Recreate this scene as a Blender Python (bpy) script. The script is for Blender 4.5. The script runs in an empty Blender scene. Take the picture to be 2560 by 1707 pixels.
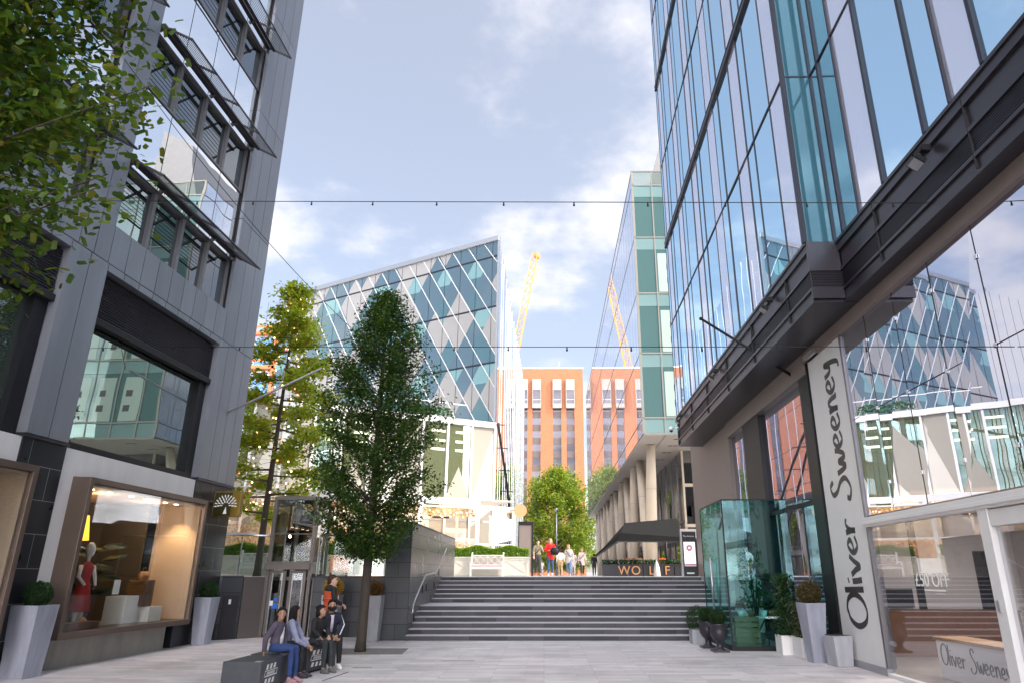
import bpy, math, random
import numpy as np
from mathutils import Vector, Matrix
RND = random.Random(11); NP = np.random.default_rng(5)
scene = bpy.context.scene; COL = scene.collection
rad = math.radians; PI = math.pi
EYE = 1.74; PZ = 1.70           # eye height, level of the upper plaza

# ------------------------------------------------------------------ materials
def newmat(name):
    m = bpy.data.materials.new(name); m.use_nodes = True
    nt = m.node_tree; nt.nodes.clear()
    out = nt.nodes.new('ShaderNodeOutputMaterial')
    return m, nt, out
def N(nt, t, **kw):
    n = nt.nodes.new(t)
    for k, v in kw.items():
        if k.startswith('i_'): n.inputs[k[2:].replace('_', ' ')].default_value = v
        else: setattr(n, k, v)
    return n
def c4(c): return (c[0], c[1], c[2], 1)
def pm(name, col, rough=.6, metal=0, var=.12, scale=3, bump=0, bscale=40, spec=.5, coat=0, stretch=None, island=0):
    """Principled surface whose colour and gloss vary with a noise of the object's own space."""
    m, nt, out = newmat(name)
    p = N(nt, 'ShaderNodeBsdfPrincipled'); L = nt.links.new
    p.inputs['Roughness'].default_value = rough; p.inputs['Metallic'].default_value = metal
    p.inputs['Specular IOR Level'].default_value = spec; p.inputs['Coat Weight'].default_value = coat
    tc = N(nt, 'ShaderNodeTexCoord'); nz = N(nt, 'ShaderNodeTexNoise'); nz.inputs['Scale'].default_value = scale
    nz.inputs['Detail'].default_value = 6
    if stretch:
        mp = N(nt, 'ShaderNodeMapping'); mp.inputs['Scale'].default_value = (1, 1, stretch); L(tc.outputs['Object'], mp.inputs['Vector']); L(mp.outputs[0], nz.inputs['Vector']); nz.inputs['Roughness'].default_value = .65
    else: L(tc.outputs['Object'], nz.inputs['Vector'])
    mx = N(nt, 'ShaderNodeMix', data_type='RGBA'); 
    mx.inputs[6].default_value = c4([max(0, c*(1-var)) for c in col]); mx.inputs[7].default_value = c4([min(1, c*(1+var)) for c in col])
    L(nz.outputs['Fac'], mx.inputs[0])
    if island:   # every separate panel comes from its own batch
        ge = N(nt, 'ShaderNodeNewGeometry'); ir = N(nt, 'ShaderNodeMapRange'); ir.inputs['To Min'].default_value = 1-island; ir.inputs['To Max'].default_value = 1+island; L(ge.outputs['Random Per Island'], ir.inputs['Value'])
        im = N(nt, 'ShaderNodeMix', data_type='RGBA', blend_type='MULTIPLY'); im.inputs[0].default_value = 1; L(mx.outputs[2], im.inputs[6]); L(ir.outputs[0], im.inputs[7]); L(im.outputs[2], p.inputs['Base Color'])
        rr = N(nt, 'ShaderNodeMapRange'); rr.inputs['To Min'].default_value = rough-.08; rr.inputs['To Max'].default_value = rough+.1; L(nz.outputs['Fac'], rr.inputs['Value']); L(rr.outputs[0], p.inputs['Roughness'])
    else: L(mx.outputs[2], p.inputs['Base Color'])
    if bump:
        n2 = N(nt, 'ShaderNodeTexNoise'); n2.inputs['Scale'].default_value = bscale; n2.inputs['Detail'].default_value = 4
        L(tc.outputs['Object'], n2.inputs['Vector'])
        b = N(nt, 'ShaderNodeBump'); b.inputs['Strength'].default_value = bump; b.inputs['Distance'].default_value = .02
        L(n2.outputs['Fac'], b.inputs['Height']); L(b.outputs['Normal'], p.inputs['Normal'])
    L(p.outputs[0], out.inputs[0]); return m
def brickmat(name, c1, c2, mortar, w, h, ms=.006, rough=.6, offset=.5, rot=None, bump=.25, var=1.0, off2=2, spec=.5, stain=0):
    m, nt, out = newmat(name); L = nt.links.new
    p = N(nt, 'ShaderNodeBsdfPrincipled'); p.inputs['Roughness'].default_value = rough
    p.inputs['Specular IOR Level'].default_value = spec
    tc = N(nt, 'ShaderNodeTexCoord'); mp = N(nt, 'ShaderNodeMapping')
    if rot: mp.inputs['Rotation'].default_value = rot
    L(tc.outputs['Object'], mp.inputs['Vector'])
    b = N(nt, 'ShaderNodeTexBrick'); b.offset = offset; b.offset_frequency = off2
    b.inputs['Scale'].default_value = 1; b.inputs['Brick Width'].default_value = w; b.inputs['Row Height'].default_value = h
    b.inputs['Mortar Size'].default_value = ms; b.inputs['Mortar Smooth'].default_value = .1
    b.inputs['Color1'].default_value = c4(c1); b.inputs['Color2'].default_value = c4(c2); b.inputs['Mortar'].default_value = c4(mortar)
    L(mp.outputs[0], b.inputs['Vector'])
    nz = N(nt, 'ShaderNodeTexNoise'); nz.inputs['Scale'].default_value = 1.3; nz.inputs['Detail'].default_value = 8
    L(tc.outputs['Object'], nz.inputs['Vector'])
    mr = N(nt, 'ShaderNodeMapRange'); mr.inputs['To Min'].default_value = 1-.3*var; mr.inputs['To Max'].default_value = 1+.3*var
    L(nz.outputs['Fac'], mr.inputs['Value'])
    mul = N(nt, 'ShaderNodeMix', data_type='RGBA', blend_type='MULTIPLY'); mul.inputs[0].default_value = 1
    L(b.outputs['Color'], mul.inputs[6]); L(mr.outputs[0], mul.inputs[7]); 
    if stain:
        n3 = N(nt, 'ShaderNodeTexNoise'); n3.inputs['Scale'].default_value = .55; n3.inputs['Detail'].default_value = 12; n3.inputs['Roughness'].default_value = .7; L(tc.outputs['Object'], n3.inputs['Vector'])
        m3 = N(nt, 'ShaderNodeMapRange'); m3.inputs['From Min'].default_value = .5; m3.inputs['From Max'].default_value = .72; m3.inputs['To Min'].default_value = 1; m3.inputs['To Max'].default_value = 1-stain; L(n3.outputs['Fac'], m3.inputs['Value'])
        vo = N(nt, 'ShaderNodeTexVoronoi'); vo.inputs['Scale'].default_value = 1.7; L(tc.outputs['Object'], vo.inputs['Vector'])
        m4 = N(nt, 'ShaderNodeMapRange'); m4.inputs['From Min'].default_value = .03; m4.inputs['From Max'].default_value = .05; m4.inputs['To Min'].default_value = .55; m4.inputs['To Max'].default_value = 1; L(vo.outputs['Distance'], m4.inputs['Value'])
        q3 = N(nt, 'ShaderNodeMath', operation='MULTIPLY'); L(m3.outputs[0], q3.inputs[0]); L(m4.outputs[0], q3.inputs[1])
        q4 = N(nt, 'ShaderNodeMix', data_type='RGBA', blend_type='MULTIPLY'); q4.inputs[0].default_value = 1; L(mul.outputs[2], q4.inputs[6]); L(q3.outputs[0], q4.inputs[7]); mul = q4
    L(mul.outputs[2], p.inputs['Base Color'])
    r2 = N(nt, 'ShaderNodeMapRange'); r2.inputs['To Min'].default_value = rough*.7; r2.inputs['To Max'].default_value = min(1, rough*1.25)
    L(nz.outputs['Fac'], r2.inputs['Value']); L(r2.outputs[0], p.inputs['Roughness'])
    bp = N(nt, 'ShaderNodeBump'); bp.inputs['Strength'].default_value = bump; bp.inputs['Distance'].default_value = .01; bp.invert = True
    L(b.outputs['Fac'], bp.inputs['Height']); L(bp.outputs['Normal'], p.inputs['Normal'])
    L(p.outputs[0], out.inputs[0]); return m
def wave(nt, strength, scale=.8, dist=.05):
    tc = N(nt, 'ShaderNodeTexCoord'); nz = N(nt, 'ShaderNodeTexNoise'); nz.inputs['Scale'].default_value = scale; nz.inputs['Detail'].default_value = 1
    b = N(nt, 'ShaderNodeBump'); b.inputs['Strength'].default_value = strength; b.inputs['Distance'].default_value = dist
    nt.links.new(tc.outputs['Object'], nz.inputs['Vector']); nt.links.new(nz.outputs['Fac'], b.inputs['Height'])
    return b
def clear_glass(name, tint, refl=.12, edge=.75, rough=.0, wav=0, rc=(.95, .97, 1)):
    """See-through glazing: tinted transmission, reflection growing towards grazing."""
    m, nt, out = newmat(name); L = nt.links.new
    t = N(nt, 'ShaderNodeBsdfTransparent'); t.inputs[0].default_value = c4(tint)
    g = N(nt, 'ShaderNodeBsdfGlossy'); g.inputs['Color'].default_value = c4(rc); g.inputs['Roughness'].default_value = rough
    lw = N(nt, 'ShaderNodeLayerWeight'); lw.inputs['Blend'].default_value = .5
    pw = N(nt, 'ShaderNodeMath', operation='POWER'); pw.inputs[1].default_value = 2.2
    mr = N(nt, 'ShaderNodeMapRange'); mr.inputs['To Min'].default_value = refl; mr.inputs['To Max'].default_value = edge
    L(lw.outputs['Facing'], pw.inputs[0]); L(pw.outputs[0], mr.inputs['Value'])
    mx = N(nt, 'ShaderNodeMixShader'); L(mr.outputs[0], mx.inputs[0]); L(t.outputs[0], mx.inputs[1]); L(g.outputs[0], mx.inputs[2])
    if wav: L(wave(nt, wav).outputs['Normal'], g.inputs['Normal'])
    L(mx.outputs[0], out.inputs[0]); return m
def mirror_glass(name, base, refl, rc=(.9, .95, 1), wav=.0, rough=.0, wscale=.6):
    """Coated facade glass: a mirror layer over a dark room."""
    m, nt, out = newmat(name); L = nt.links.new
    d = N(nt, 'ShaderNodeBsdfDiffuse'); d.inputs[0].default_value = c4(base)
    g = N(nt, 'ShaderNodeBsdfGlossy'); g.inputs['Color'].default_value = c4(rc); g.inputs['Roughness'].default_value = rough
    lw = N(nt, 'ShaderNodeLayerWeight'); lw.inputs['Blend'].default_value = .5
    pw = N(nt, 'ShaderNodeMath', operation='POWER'); pw.inputs[1].default_value = 2
    mr = N(nt, 'ShaderNodeMapRange'); mr.inputs['To Min'].default_value = refl; mr.inputs['To Max'].default_value = min(1, refl+.35)
    L(lw.outputs['Facing'], pw.inputs[0]); L(pw.outputs[0], mr.inputs['Value'])
    mx = N(nt, 'ShaderNodeMixShader'); L(mr.outputs[0], mx.inputs[0]); L(d.outputs[0], mx.inputs[1]); L(g.outputs[0], mx.inputs[2])
    if wav: L(wave(nt, wav, wscale).outputs['Normal'], g.inputs['Normal'])
    L(mx.outputs[0], out.inputs[0]); return m
def emit(name, col, s):
    m, nt, out = newmat(name); e = N(nt, 'ShaderNodeEmission'); e.inputs[0].default_value = c4(col); e.inputs[1].default_value = s
    nt.links.new(e.outputs[0], out.inputs[0]); return m
def leafmat(name, cols, trans=.35, rough=.45):
    m, nt, out = newmat(name); L = nt.links.new
    geo = N(nt, 'ShaderNodeNewGeometry'); cr = N(nt, 'ShaderNodeValToRGB')
    el = cr.color_ramp.elements
    while len(el) < len(cols): el.new(.5)
    for i, c in enumerate(cols): el[i].position = i/(len(cols)-1); el[i].color = c4(c)
    L(geo.outputs['Random Per Island'], cr.inputs[0])
    p = N(nt, 'ShaderNodeBsdfPrincipled'); p.inputs['Roughness'].default_value = rough; p.inputs['Specular IOR Level'].default_value = .35
    L(cr.outputs[0], p.inputs['Base Color'])
    t = N(nt, 'ShaderNodeBsdfTranslucent'); 
    br = N(nt, 'ShaderNodeMix', data_type='RGBA', blend_type='MULTIPLY'); br.inputs[0].default_value = 1; br.inputs[7].default_value = (1.5, 1.5, .7, 1)
    L(cr.outputs[0], br.inputs[6]); L(br.outputs[2], t.inputs[0])
    mx = N(nt, 'ShaderNodeMixShader'); mx.inputs[0].default_value = trans
    L(p.outputs[0], mx.inputs[1]); L(t.outputs[0], mx.inputs[2]); L(mx.outputs[0], out.inputs[0]); return m

M = {}
M['clad'] = pm('grey_cladding', (.2, .212, .245), .4, .3, .35, 1.6, .05, 6, stretch=.18, island=.1)
M['dark'] = pm('dark_gap', (.012, .012, .014), .7)
M['black'] = pm('black_metal', (.012, .012, .015), .5, 0, .12, 3, 0, 40, .25)
M['char'] = pm('charcoal_metal', (.035, .033, .04), .38, .3, .2, 2)
M['band'] = pm('dark_band_metal', (.04, .037, .046), .36, .4, .2, 1.5)
M['frame'] = pm('window_frame_metal', (.16, .155, .165), .35, .5)
M['mull'] = pm('dark_mullion', (.02, .02, .034), .45, 0, .12, 3, 0, 40, .3)
M['silver'] = pm('brushed_steel', (.55, .55, .56), .28, .9, .1, 8)
M['grey'] = pm('grey_paint', (.3, .3, .32), .5)
M['white'] = pm('white_paint', (.7, .69, .68), .45, 0, .05, 3)
M['offwhite'] = pm('pale_render', (.74, .72, .71), .6, 0, .14, 2.5, .04, 20, stretch=.25)
M['bronze'] = pm('bronze_metal', (.17, .125, .1), .4, .55, .15, 2)
M['beige'] = pm('beige_board', (.55, .42, .32), .7, 0, .05)
M['olive'] = pm('olive_board', (.075, .055, .03), .7)
M['granite'] = brickmat('dark_granite', (.016, .018, .022), (.03, .03, .035), (.2, .2, .21), 1.15, .62, .007, .3, .5, (rad(90), rad(90), 0), .2, 1.2, 2, .3)
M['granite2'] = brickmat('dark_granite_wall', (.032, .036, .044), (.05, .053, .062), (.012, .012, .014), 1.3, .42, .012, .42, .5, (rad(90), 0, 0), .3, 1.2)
M['granite3'] = brickmat('granite_cheek_sunlit', (.13, .12, .118), (.2, .185, .175), (.02, .02, .02), 1.3, .42, .012, .3, .5, (rad(90), rad(90), 0), .3, .9)  # lighter, warmer copy of the wall granite: sunlight on this side put into the colour
M['plinth'] = pm('weathered_stone', (.3, .285, .26), .75, 0, .45, 3, .1, 30, stretch=.3)
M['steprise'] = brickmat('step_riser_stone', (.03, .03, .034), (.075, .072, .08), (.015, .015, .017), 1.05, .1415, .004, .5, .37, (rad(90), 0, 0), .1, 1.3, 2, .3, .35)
M['steptop'] = pm('step_tread_skylit', (.44, .43, .46), .5, 0, .15, 4)  # treads much lighter than the risers: skylight on their tops put into the colour
M['concrete'] = pm('grey_concrete', (.34, .34, .37), .6, 0, .4, 4, .05, 30, stretch=.4)
M['marble'] = pm('pale_streaked_stone', (.29, .3, .36), .45, 0, .6, 4, .03, 30, stretch=.22)
M['bench'] = pm('black_stone', (.05, .054, .062), .42, 0, .25, 6, .05, 60)
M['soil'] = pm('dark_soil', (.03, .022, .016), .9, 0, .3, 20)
M['bark'] = pm('tree_bark', (.055, .042, .032), .85, 0, .35, 12, .5, 40)
M['liftgrey'] = pm('lift_steel', (.15, .132, .122), .36, .55, .1, 2)
M['brown'] = pm('brown_wall_panel', (.2, .16, .145), .55, 0, .18, 1.4, .03, 8, stretch=.2)
M['wood'] = pm('brown_wood', (.12, .055, .03), .45, 0, .3, 6)
M['lightwood'] = pm('light_wood', (.42, .25, .13), .5, 0, .2, 6)
M['endframe'] = pm('end_frame_metal', (.24, .24, .22), .5)
M['cream'] = pm('cream_column_stone', (.56, .48, .38), .6, 0, .1, 1.4, .03, 20)
M['soffit'] = pm('soffit_board', (.4, .37, .34), .6, 0, .05)
M['awning'] = pm('dark_awning_cloth', (.014, .014, .014), .9, 0, .2, 3, 0, 40, .15)
M['letter'] = pm('copper_letter', (.62, .3, .13), .35, .5)
M['ink'] = pm('dark_letter', (.03, .026, .03), .5)
M['yellow'] = pm('crane_yellow', (.55, .23, .03), .5)
M['orange'] = pm('orange_steel', (.68, .13, .035), .5)
M['roof'] = pm('roof_grey', (.25, .25, .26), .7)
M['brass'] = pm('gold_metal', (.3, .2, .04), .3, .8)
M['signdark'] = pm('sign_olive', (.03, .027, .006), .3)
M['pink'] = pm('pink_cushion', (.55, .3, .3), .8)
M['peach'] = pm('peach_paint', (.75, .36, .2), .7)
M['blue'] = pm('blue_notice', (.01, .12, .5), .5)
M['wallwhite'] = pm('interior_white', (.45, .43, .43), .8)
M['floorin'] = pm('interior_floor', (.22, .2, .18), .5)
M['screen'] = pm('black_screen', (.008, .008, .01), .12)
M['paper'] = pm('white_paper', (.78, .78, .76), .7)
M['terracotta'] = pm('terracotta', (.4, .16, .07), .7)
M['wicker'] = pm('wicker', (.28, .17, .08), .8, 0, .4, 40)
M['white_panel'] = pm('white_facade_panel', (.33, .322, .315), .4, 0, .06, 1)
M['lowwhite'] = pm('warm_white_panel', (.58, .55, .48), .42, 0, .05, 1)
M['lowgrey'] = pm('stone_white_panel', (.3, .28, .235), .5, 0, .05, 1)
M['bulb'] = emit('warm_bulb', (1, .62, .28), 4)
M['redbulb'] = emit('red_bulb', (1, .16, .1), 4)
M['lampyellow'] = emit('lit_shade', (1, .5, .05), 1.3)
M['spot'] = emit('downlight', (1, .8, .5), 8)
M['disc'] = emit('backlit_disc', (1, .55, .28), .62)
M['lightbox'] = emit('poster_backlight', (.95, .95, .95), .75)
M['tube'] = emit('office_tube', (.9, 1, .62), 1.6)
# glass
M['g_sky'] = mirror_glass('tower_glass_blue', (.04, .12, .19), .8, (.64, .86, .99), .06)
M['g_pale'] = mirror_glass('tower_glass_pale', (.5, .52, .6), .5, (.9, .92, 1), .02)
M['g_teal'] = mirror_glass('return_glass_teal', (.045, .12, .16), .05, (.7, .88, .95), .02)
M['g_win'] = mirror_glass('office_window_glass', (.012, .014, .014), .13, (.85, .93, 1), .06)
M['g_span'] = mirror_glass('office_spandrel_glass', (.05, .055, .06), .78, (.95, .98, 1), .12)
M['g_big'] = mirror_glass('shop_upper_glass', (.05, .06, .056), .24, (.8, .92, .88), .06)
M['g_shop'] = clear_glass('shop_front_glass', (.93, .94, .93), .04, .3)
M['g_store'] = clear_glass('store_glass', (.92, .92, .94), .1, .3, 0, 0)
M['g_storeup'] = mirror_glass('store_upper_glass', (.06, .055, .06), .5, (.84, .87, 1), .025, 0, .7)
M['g_box'] = clear_glass('teal_box_glass', (.6, .83, .82), .05, .26, 0, 0, (.6, .85, .85))
M['g_bal'] = clear_glass('balustrade_glass', (.86, .93, .9), .1, .5)
M['g_lift'] = clear_glass('lift_glass', (.6, .62, .6), .15, .6)
M['g_pav'] = clear_glass('pavilion_glass', (.92, .92, .92), .08, .5)
M['g_tower'] = mirror_glass('long_facade_glass', (.3, .33, .38), .66, (.92, .94, 1), .03, .0, .3)
M['g_end'] = mirror_glass('end_wall_glass', (.085, .165, .17), .16, (.75, .92, .9), .03)
M['g_endl'] = mirror_glass('end_wall_spandrel', (.2, .32, .33), .16, (.75, .95, .9))
M['g_endw'] = mirror_glass('end_wall_inner_panel', (.42, .52, .49), .1, (.8, .95, .9))
M['g_dblue'] = mirror_glass('diamond_glass_blue', (.065, .11, .13), .2, (.72, .84, .92), .02)
M['g_dteal'] = mirror_glass('diamond_glass_teal', (.06, .125, .14), .17, (.7, .9, .95), .02)
M['g_dblind'] = mirror_glass('diamond_glass_blind', (.19, .33, .34), .12, (.7, .95, .95))
M['g_low'] = mirror_glass('lower_hall_glass', (.1, .11, .05), .25, (.85, .95, .8), .05)
M['g_fin'] = mirror_glass('fritted_glass', (.16, .16, .18), .78, (.97, .97, 1), .012, 0, .3)
M['g_brick'] = mirror_glass('brick_block_glass', (.035, .03, .032), .05, (.8, .8, .95))
M['g_under'] = clear_glass('arcade_glass', (.25, .28, .26), .3, .8, 0, .03)

# ------------------------------------------------------------------ mesh builder
class MB:
    def __init__(s): s.v = []; s.f = []; s.m = []; s.s = []
    def add(s, vs, fs, m=0, sm=False):
        o = len(s.v); s.v += [tuple(v) for v in vs]
        for f in fs: s.f.append([o+i for i in f]); s.m.append(m); s.s.append(sm)
        return s
    def quad(s, a, b, c, d, m=0): return s.add((a, b, c, d), ((0, 1, 2, 3),), m)
    def box(s, x0, y0, z0, x1, y1, z1, m=0):
        x0, x1 = min(x0, x1), max(x0, x1); y0, y1 = min(y0, y1), max(y0, y1); z0, z1 = min(z0, z1), max(z0, z1)
        return s.add([(x0,y0,z0),(x1,y0,z0),(x1,y1,z0),(x0,y1,z0),(x0,y0,z1),(x1,y0,z1),(x1,y1,z1),(x0,y1,z1)],
              [(3,2,1,0),(4,5,6,7),(0,1,5,4),(1,2,6,5),(2,3,7,6),(3,0,4,7)], m)
    def bar(s, a, b, w, h=None, up=(0, 0, 1), m=0):
        a, b = Vector(a), Vector(b); d = (b-a).normalized(); h = h or w; up = Vector(up)
        if abs(d.dot(up)) > .98: up = Vector((0, 1, 0)) if abs(d.y) < .9 else Vector((1, 0, 0))
        x = d.cross(up).normalized()*w/2; y = x.cross(d).normalized()*h/2
        vs = [p+sx*x+sy*y for p in (a, b) for sx, sy in ((-1,-1),(1,-1),(1,1),(-1,1))]
        return s.add(vs, [(0,1,2,3),(7,6,5,4),(0,4,5,1),(1,5,6,2),(2,6,7,3),(3,7,4,0)], m)
    def tube(s, pts, r, n=8, m=0, cap=True):
        pts = [Vector(p) for p in pts]; k = len(pts)
        rs = r if isinstance(r, (list, tuple)) else [r]*k
        vs = []; u = None
        for i, p in enumerate(pts):
            d = (pts[min(i+1, k-1)]-pts[max(i-1, 0)]).normalized()
            if u is None: u = d.orthogonal().normalized()
            else:
                u = (u-d*u.dot(d))
                u = u.normalized() if u.length > 1e-6 else d.orthogonal().normalized()
            w = d.cross(u)
            for j in range(n):
                a = 2*PI*j/n; vs.append(p+rs[i]*(math.cos(a)*u+math.sin(a)*w))
        fs = [(i*n+j, i*n+(j+1) % n, (i+1)*n+(j+1) % n, (i+1)*n+j) for i in range(k-1) for j in range(n)]
        s.add(vs, fs, m, True)
        if cap:
            o = len(s.v)-len(vs)
            s.f.append([o+j for j in range(n)][::-1]); s.m.append(m); s.s.append(False)
            s.f.append([o+(k-1)*n+j for j in range(n)]); s.m.append(m); s.s.append(False)
        return s
    def rings(s, rings, m=0, sm=True):
        n = len(rings[0]); vs = [v for r in rings for v in r]; k = len(rings)
        fs = [(i*n+j, i*n+(j+1) % n, (i+1)*n+(j+1) % n, (i+1)*n+j) for i in range(k-1) for j in range(n)]
        fs += [tuple(range(n))[::-1], tuple((k-1)*n+j for j in range(n))]
        return s.add(vs, fs, m, sm)
    def ell(s, stations, n=14, m=0):
        """stations: (centre, rx, ry[, yaw]) horizontal ellipses"""
        R = []
        for st in stations:
            c, rx, ry = st[:3]; yw = st[3] if len(st) > 3 else 0; cs, sn = math.cos(yw), math.sin(yw)
            R.append([(c[0]+rx*math.cos(a)*cs-ry*math.sin(a)*sn, c[1]+rx*math.cos(a)*sn+ry*math.sin(a)*cs, c[2]) for a in [2*PI*j/n for j in range(n)]])
        return s.rings(R, m)
    def lathe(s, prof, c=(0, 0, 0), n=20, m=0):
        return s.ell([((c[0], c[1], c[2]+z), r, r) for r, z in prof], n, m)
    def ball(s, c, rx, ry=None, rz=None, n=10, k=7, m=0):
        ry = ry or rx; rz = rz or rx
        return s.ell([((c[0], c[1], c[2]-rz*math.cos(PI*i/k)), max(1e-4, rx*math.sin(PI*i/k)), max(1e-4, ry*math.sin(PI*i/k))) for i in range(k+1)], n, m)
    def prism(s, poly, o, u, v, w, m=0):
        """extrude 2-D polygon (in axes u,v from o) along w"""
        o, u, v, w = Vector(o), Vector(u), Vector(v), Vector(w); n = len(poly)
        a = [o+u*p[0]+v*p[1] for p in poly]; b = [q+w for q in a]
        fs = [tuple(range(n))[::-1], tuple(range(n, 2*n))]+[(i, (i+1) % n, n+(i+1) % n, n+i) for i in range(n)]
        return s.add(a+b, fs, m)
    def mesh(s, name, mats):
        me = bpy.data.meshes.new(name); me.from_pydata(s.v, [], s.f)
        for mt in (mats if isinstance(mats, (list, tuple)) else [mats]): me.materials.append(mt)
        me.polygons.foreach_set('material_index', s.m); me.polygons.foreach_set('use_smooth', s.s)
        me.update(); return me
    def build(s, name, mats, parent=None, bevel=0, label=None):
        o = bpy.data.objects.new(name, s.mesh(name, mats)); COL.objects.link(o)
        if parent: o.parent = parent
        if label: o['label'] = label
        if bevel:
            b = o.modifiers.new('bevel', 'BEVEL'); b.width = bevel; b.segments = 2; b.limit_method = 'ANGLE'
        return o
def tag(o, label, cat, group=None):
    o['label'] = label; o['category'] = cat
    if group: o['group'] = group
    return o
def thing(name, label, cat, loc=(0, 0, 0), rz=0, group=None):
    o = bpy.data.objects.new(name, None); COL.objects.link(o); o.empty_display_size = .2
    o.location = loc; o.rotation_euler = (0, 0, rz)
    return tag(o, label, cat, group)
def struct(name, mb, mats, kind='structure'):
    o = mb.build(name, mats); o['kind'] = kind; return o
def copytree(o, parent=None):
    c = o.copy(); COL.objects.link(c); c.parent = parent
    for ch in [x for x in o.children]: copytree(ch, c)
    return c
def remesh(mb, mat, name, vox=.012, smooth=4, extra=None):
    me = mb.mesh(name+'_raw', mat); o = bpy.data.objects.new(name+'_raw', me); COL.objects.link(o)
    r = o.modifiers.new('r', 'REMESH'); r.mode = 'VOXEL'; r.voxel_size = vox; r.use_smooth_shade = True
    sm = o.modifiers.new('s', 'SMOOTH'); sm.iterations = smooth; sm.factor = .5
    dg = bpy.context.evaluated_depsgraph_get(); ev = bpy.data.meshes.new_from_object(o.evaluated_get(dg))
    bpy.data.objects.remove(o); bpy.data.meshes.remove(me)
    ev.name = name
    return ev
def text(name, s, size, loc, rot, mat, parent=None, ext=.004, align='CENTER'):
    cu = bpy.data.curves.new(name, 'FONT'); cu.body = s; cu.size = size; cu.extrude = ext; cu.align_x = align; cu.align_y = 'CENTER'
    o = bpy.data.objects.new(name+'_raw', cu); COL.objects.link(o)
    dg = bpy.context.evaluated_depsgraph_get(); me = bpy.data.meshes.new_from_object(o.evaluated_get(dg))
    bpy.data.objects.remove(o); me.materials.clear(); me.materials.append(mat)
    t = bpy.data.objects.new(name, me); COL.objects.link(t); t.location = loc; t.rotation_euler = rot
    if parent: t.parent = parent
    return t
def catmull(p, n=7):
    p = [Vector(q) for q in p]; o = []
    q = [2*p[0]-p[1]]+p+[2*p[-1]-p[-2]]
    for i in range(1, len(q)-2):
        for k in range(n):
            t = k/n; a, b, c, d = q[i-1], q[i], q[i+1], q[i+2]
            o.append(.5*((2*b)+(c-a)*t+(2*a-5*b+4*c-d)*t*t+(3*b-a-3*c+d)*t**3))
    o.append(p[-1]); return o
def ribbon(mb, pts, w, org, ax, ay, az, th=.008, m=0, swell=.35):
    """flat pen stroke along 2-D pts, drawn in the plane org+ax*x+ay*y and raised along az"""
    org, ax, ay, az = Vector(org), Vector(ax), Vector(ay), Vector(az); k = len(pts); R = []
    for i, p in enumerate(pts):
        d = pts[min(i+1, k-1)]-pts[max(i-1, 0)]; d.normalize(); nrm = Vector((-d.y, d.x))
        ww = w*(1-swell+swell*2*abs(d.y)**2)*.5
        a, b = p+nrm*ww, p-nrm*ww
        A, B = org+ax*a.x+ay*a.y, org+ax*b.x+ay*b.y
        R.append([A, B, B+az*th, A+az*th])
    mb.rings(R, m, False)

def leaf_mesh(name, cen, size, mat, parent=None, up=.3, jitter=.35, long=1.7, drop=None, fine=False):
    """one mesh of many pointed two-facet leaves"""
    n = len(cen); cen = np.asarray(cen, float)
    d = NP.normal(size=(n, 3)); d[:, 2] = d[:, 2]*.6-(.25 if drop is None else drop); d /= np.linalg.norm(d, axis=1)[:, None]
    nn = NP.normal(size=(n, 3)); nn[:, 2] = np.abs(nn[:, 2])+up*3; 
    sd = np.cross(d, nn); sd /= np.linalg.norm(sd, axis=1)[:, None]+1e-9
    nn = np.cross(sd, d)
    s = size*(1+jitter*NP.uniform(-1, 1, n))[:, None]
    a = cen-d*s*.5*long*.6; t = cen+d*s*.5*long*.6; md = cen-d*s*.06*long
    l = md+sd*s*.32+nn*s*.08; r = md-sd*s*.32+nn*s*.08
    if fine:
        m2 = cen+d*s*.26*long; L1 = cen-d*s*.2*long; w1 = sd*s*.27; w2 = sd*s*.24; h = nn*s*.07
        v = np.stack([a, L1+w1+h, m2+w2+h, t, m2-w2+h, L1-w1+h], 1).reshape(-1, 3)
        me = bpy.data.meshes.new(name); me.vertices.add(6*n); me.vertices.foreach_set('co', v.ravel())
        idx = (np.arange(n)*6)[:, None]+np.array([[0, 3, 2, 1, 0, 5, 4, 3]]); me.loops.add(8*n); me.loops.foreach_set('vertex_index', idx.ravel().astype(np.int32))
        me.polygons.add(2*n); me.polygons.foreach_set('loop_start', np.arange(0, 8*n, 4, dtype=np.int32))
        me.materials.append(mat); me.update(calc_edges=True); me.validate()
        o = bpy.data.objects.new(name, me); COL.objects.link(o)
        if parent: o.parent = parent
        return o
    v = np.stack([a, l, t, r], 1).reshape(-1, 3)
    me = bpy.data.meshes.new(name); me.vertices.add(4*n); me.vertices.foreach_set('co', v.ravel())
    idx = (np.arange(n)*4)[:, None]+np.array([[0, 3, 2, 0, 2, 1]]); me.loops.add(6*n); me.loops.foreach_set('vertex_index', idx.ravel().astype(np.int32))
    me.polygons.add(2*n); me.polygons.foreach_set('loop_start', np.arange(0, 6*n, 3, dtype=np.int32))
    me.materials.append(mat); me.update(calc_edges=True); me.validate()
    o = bpy.data.objects.new(name, me); COL.objects.link(o)
    if parent: o.parent = parent
    return o
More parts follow.
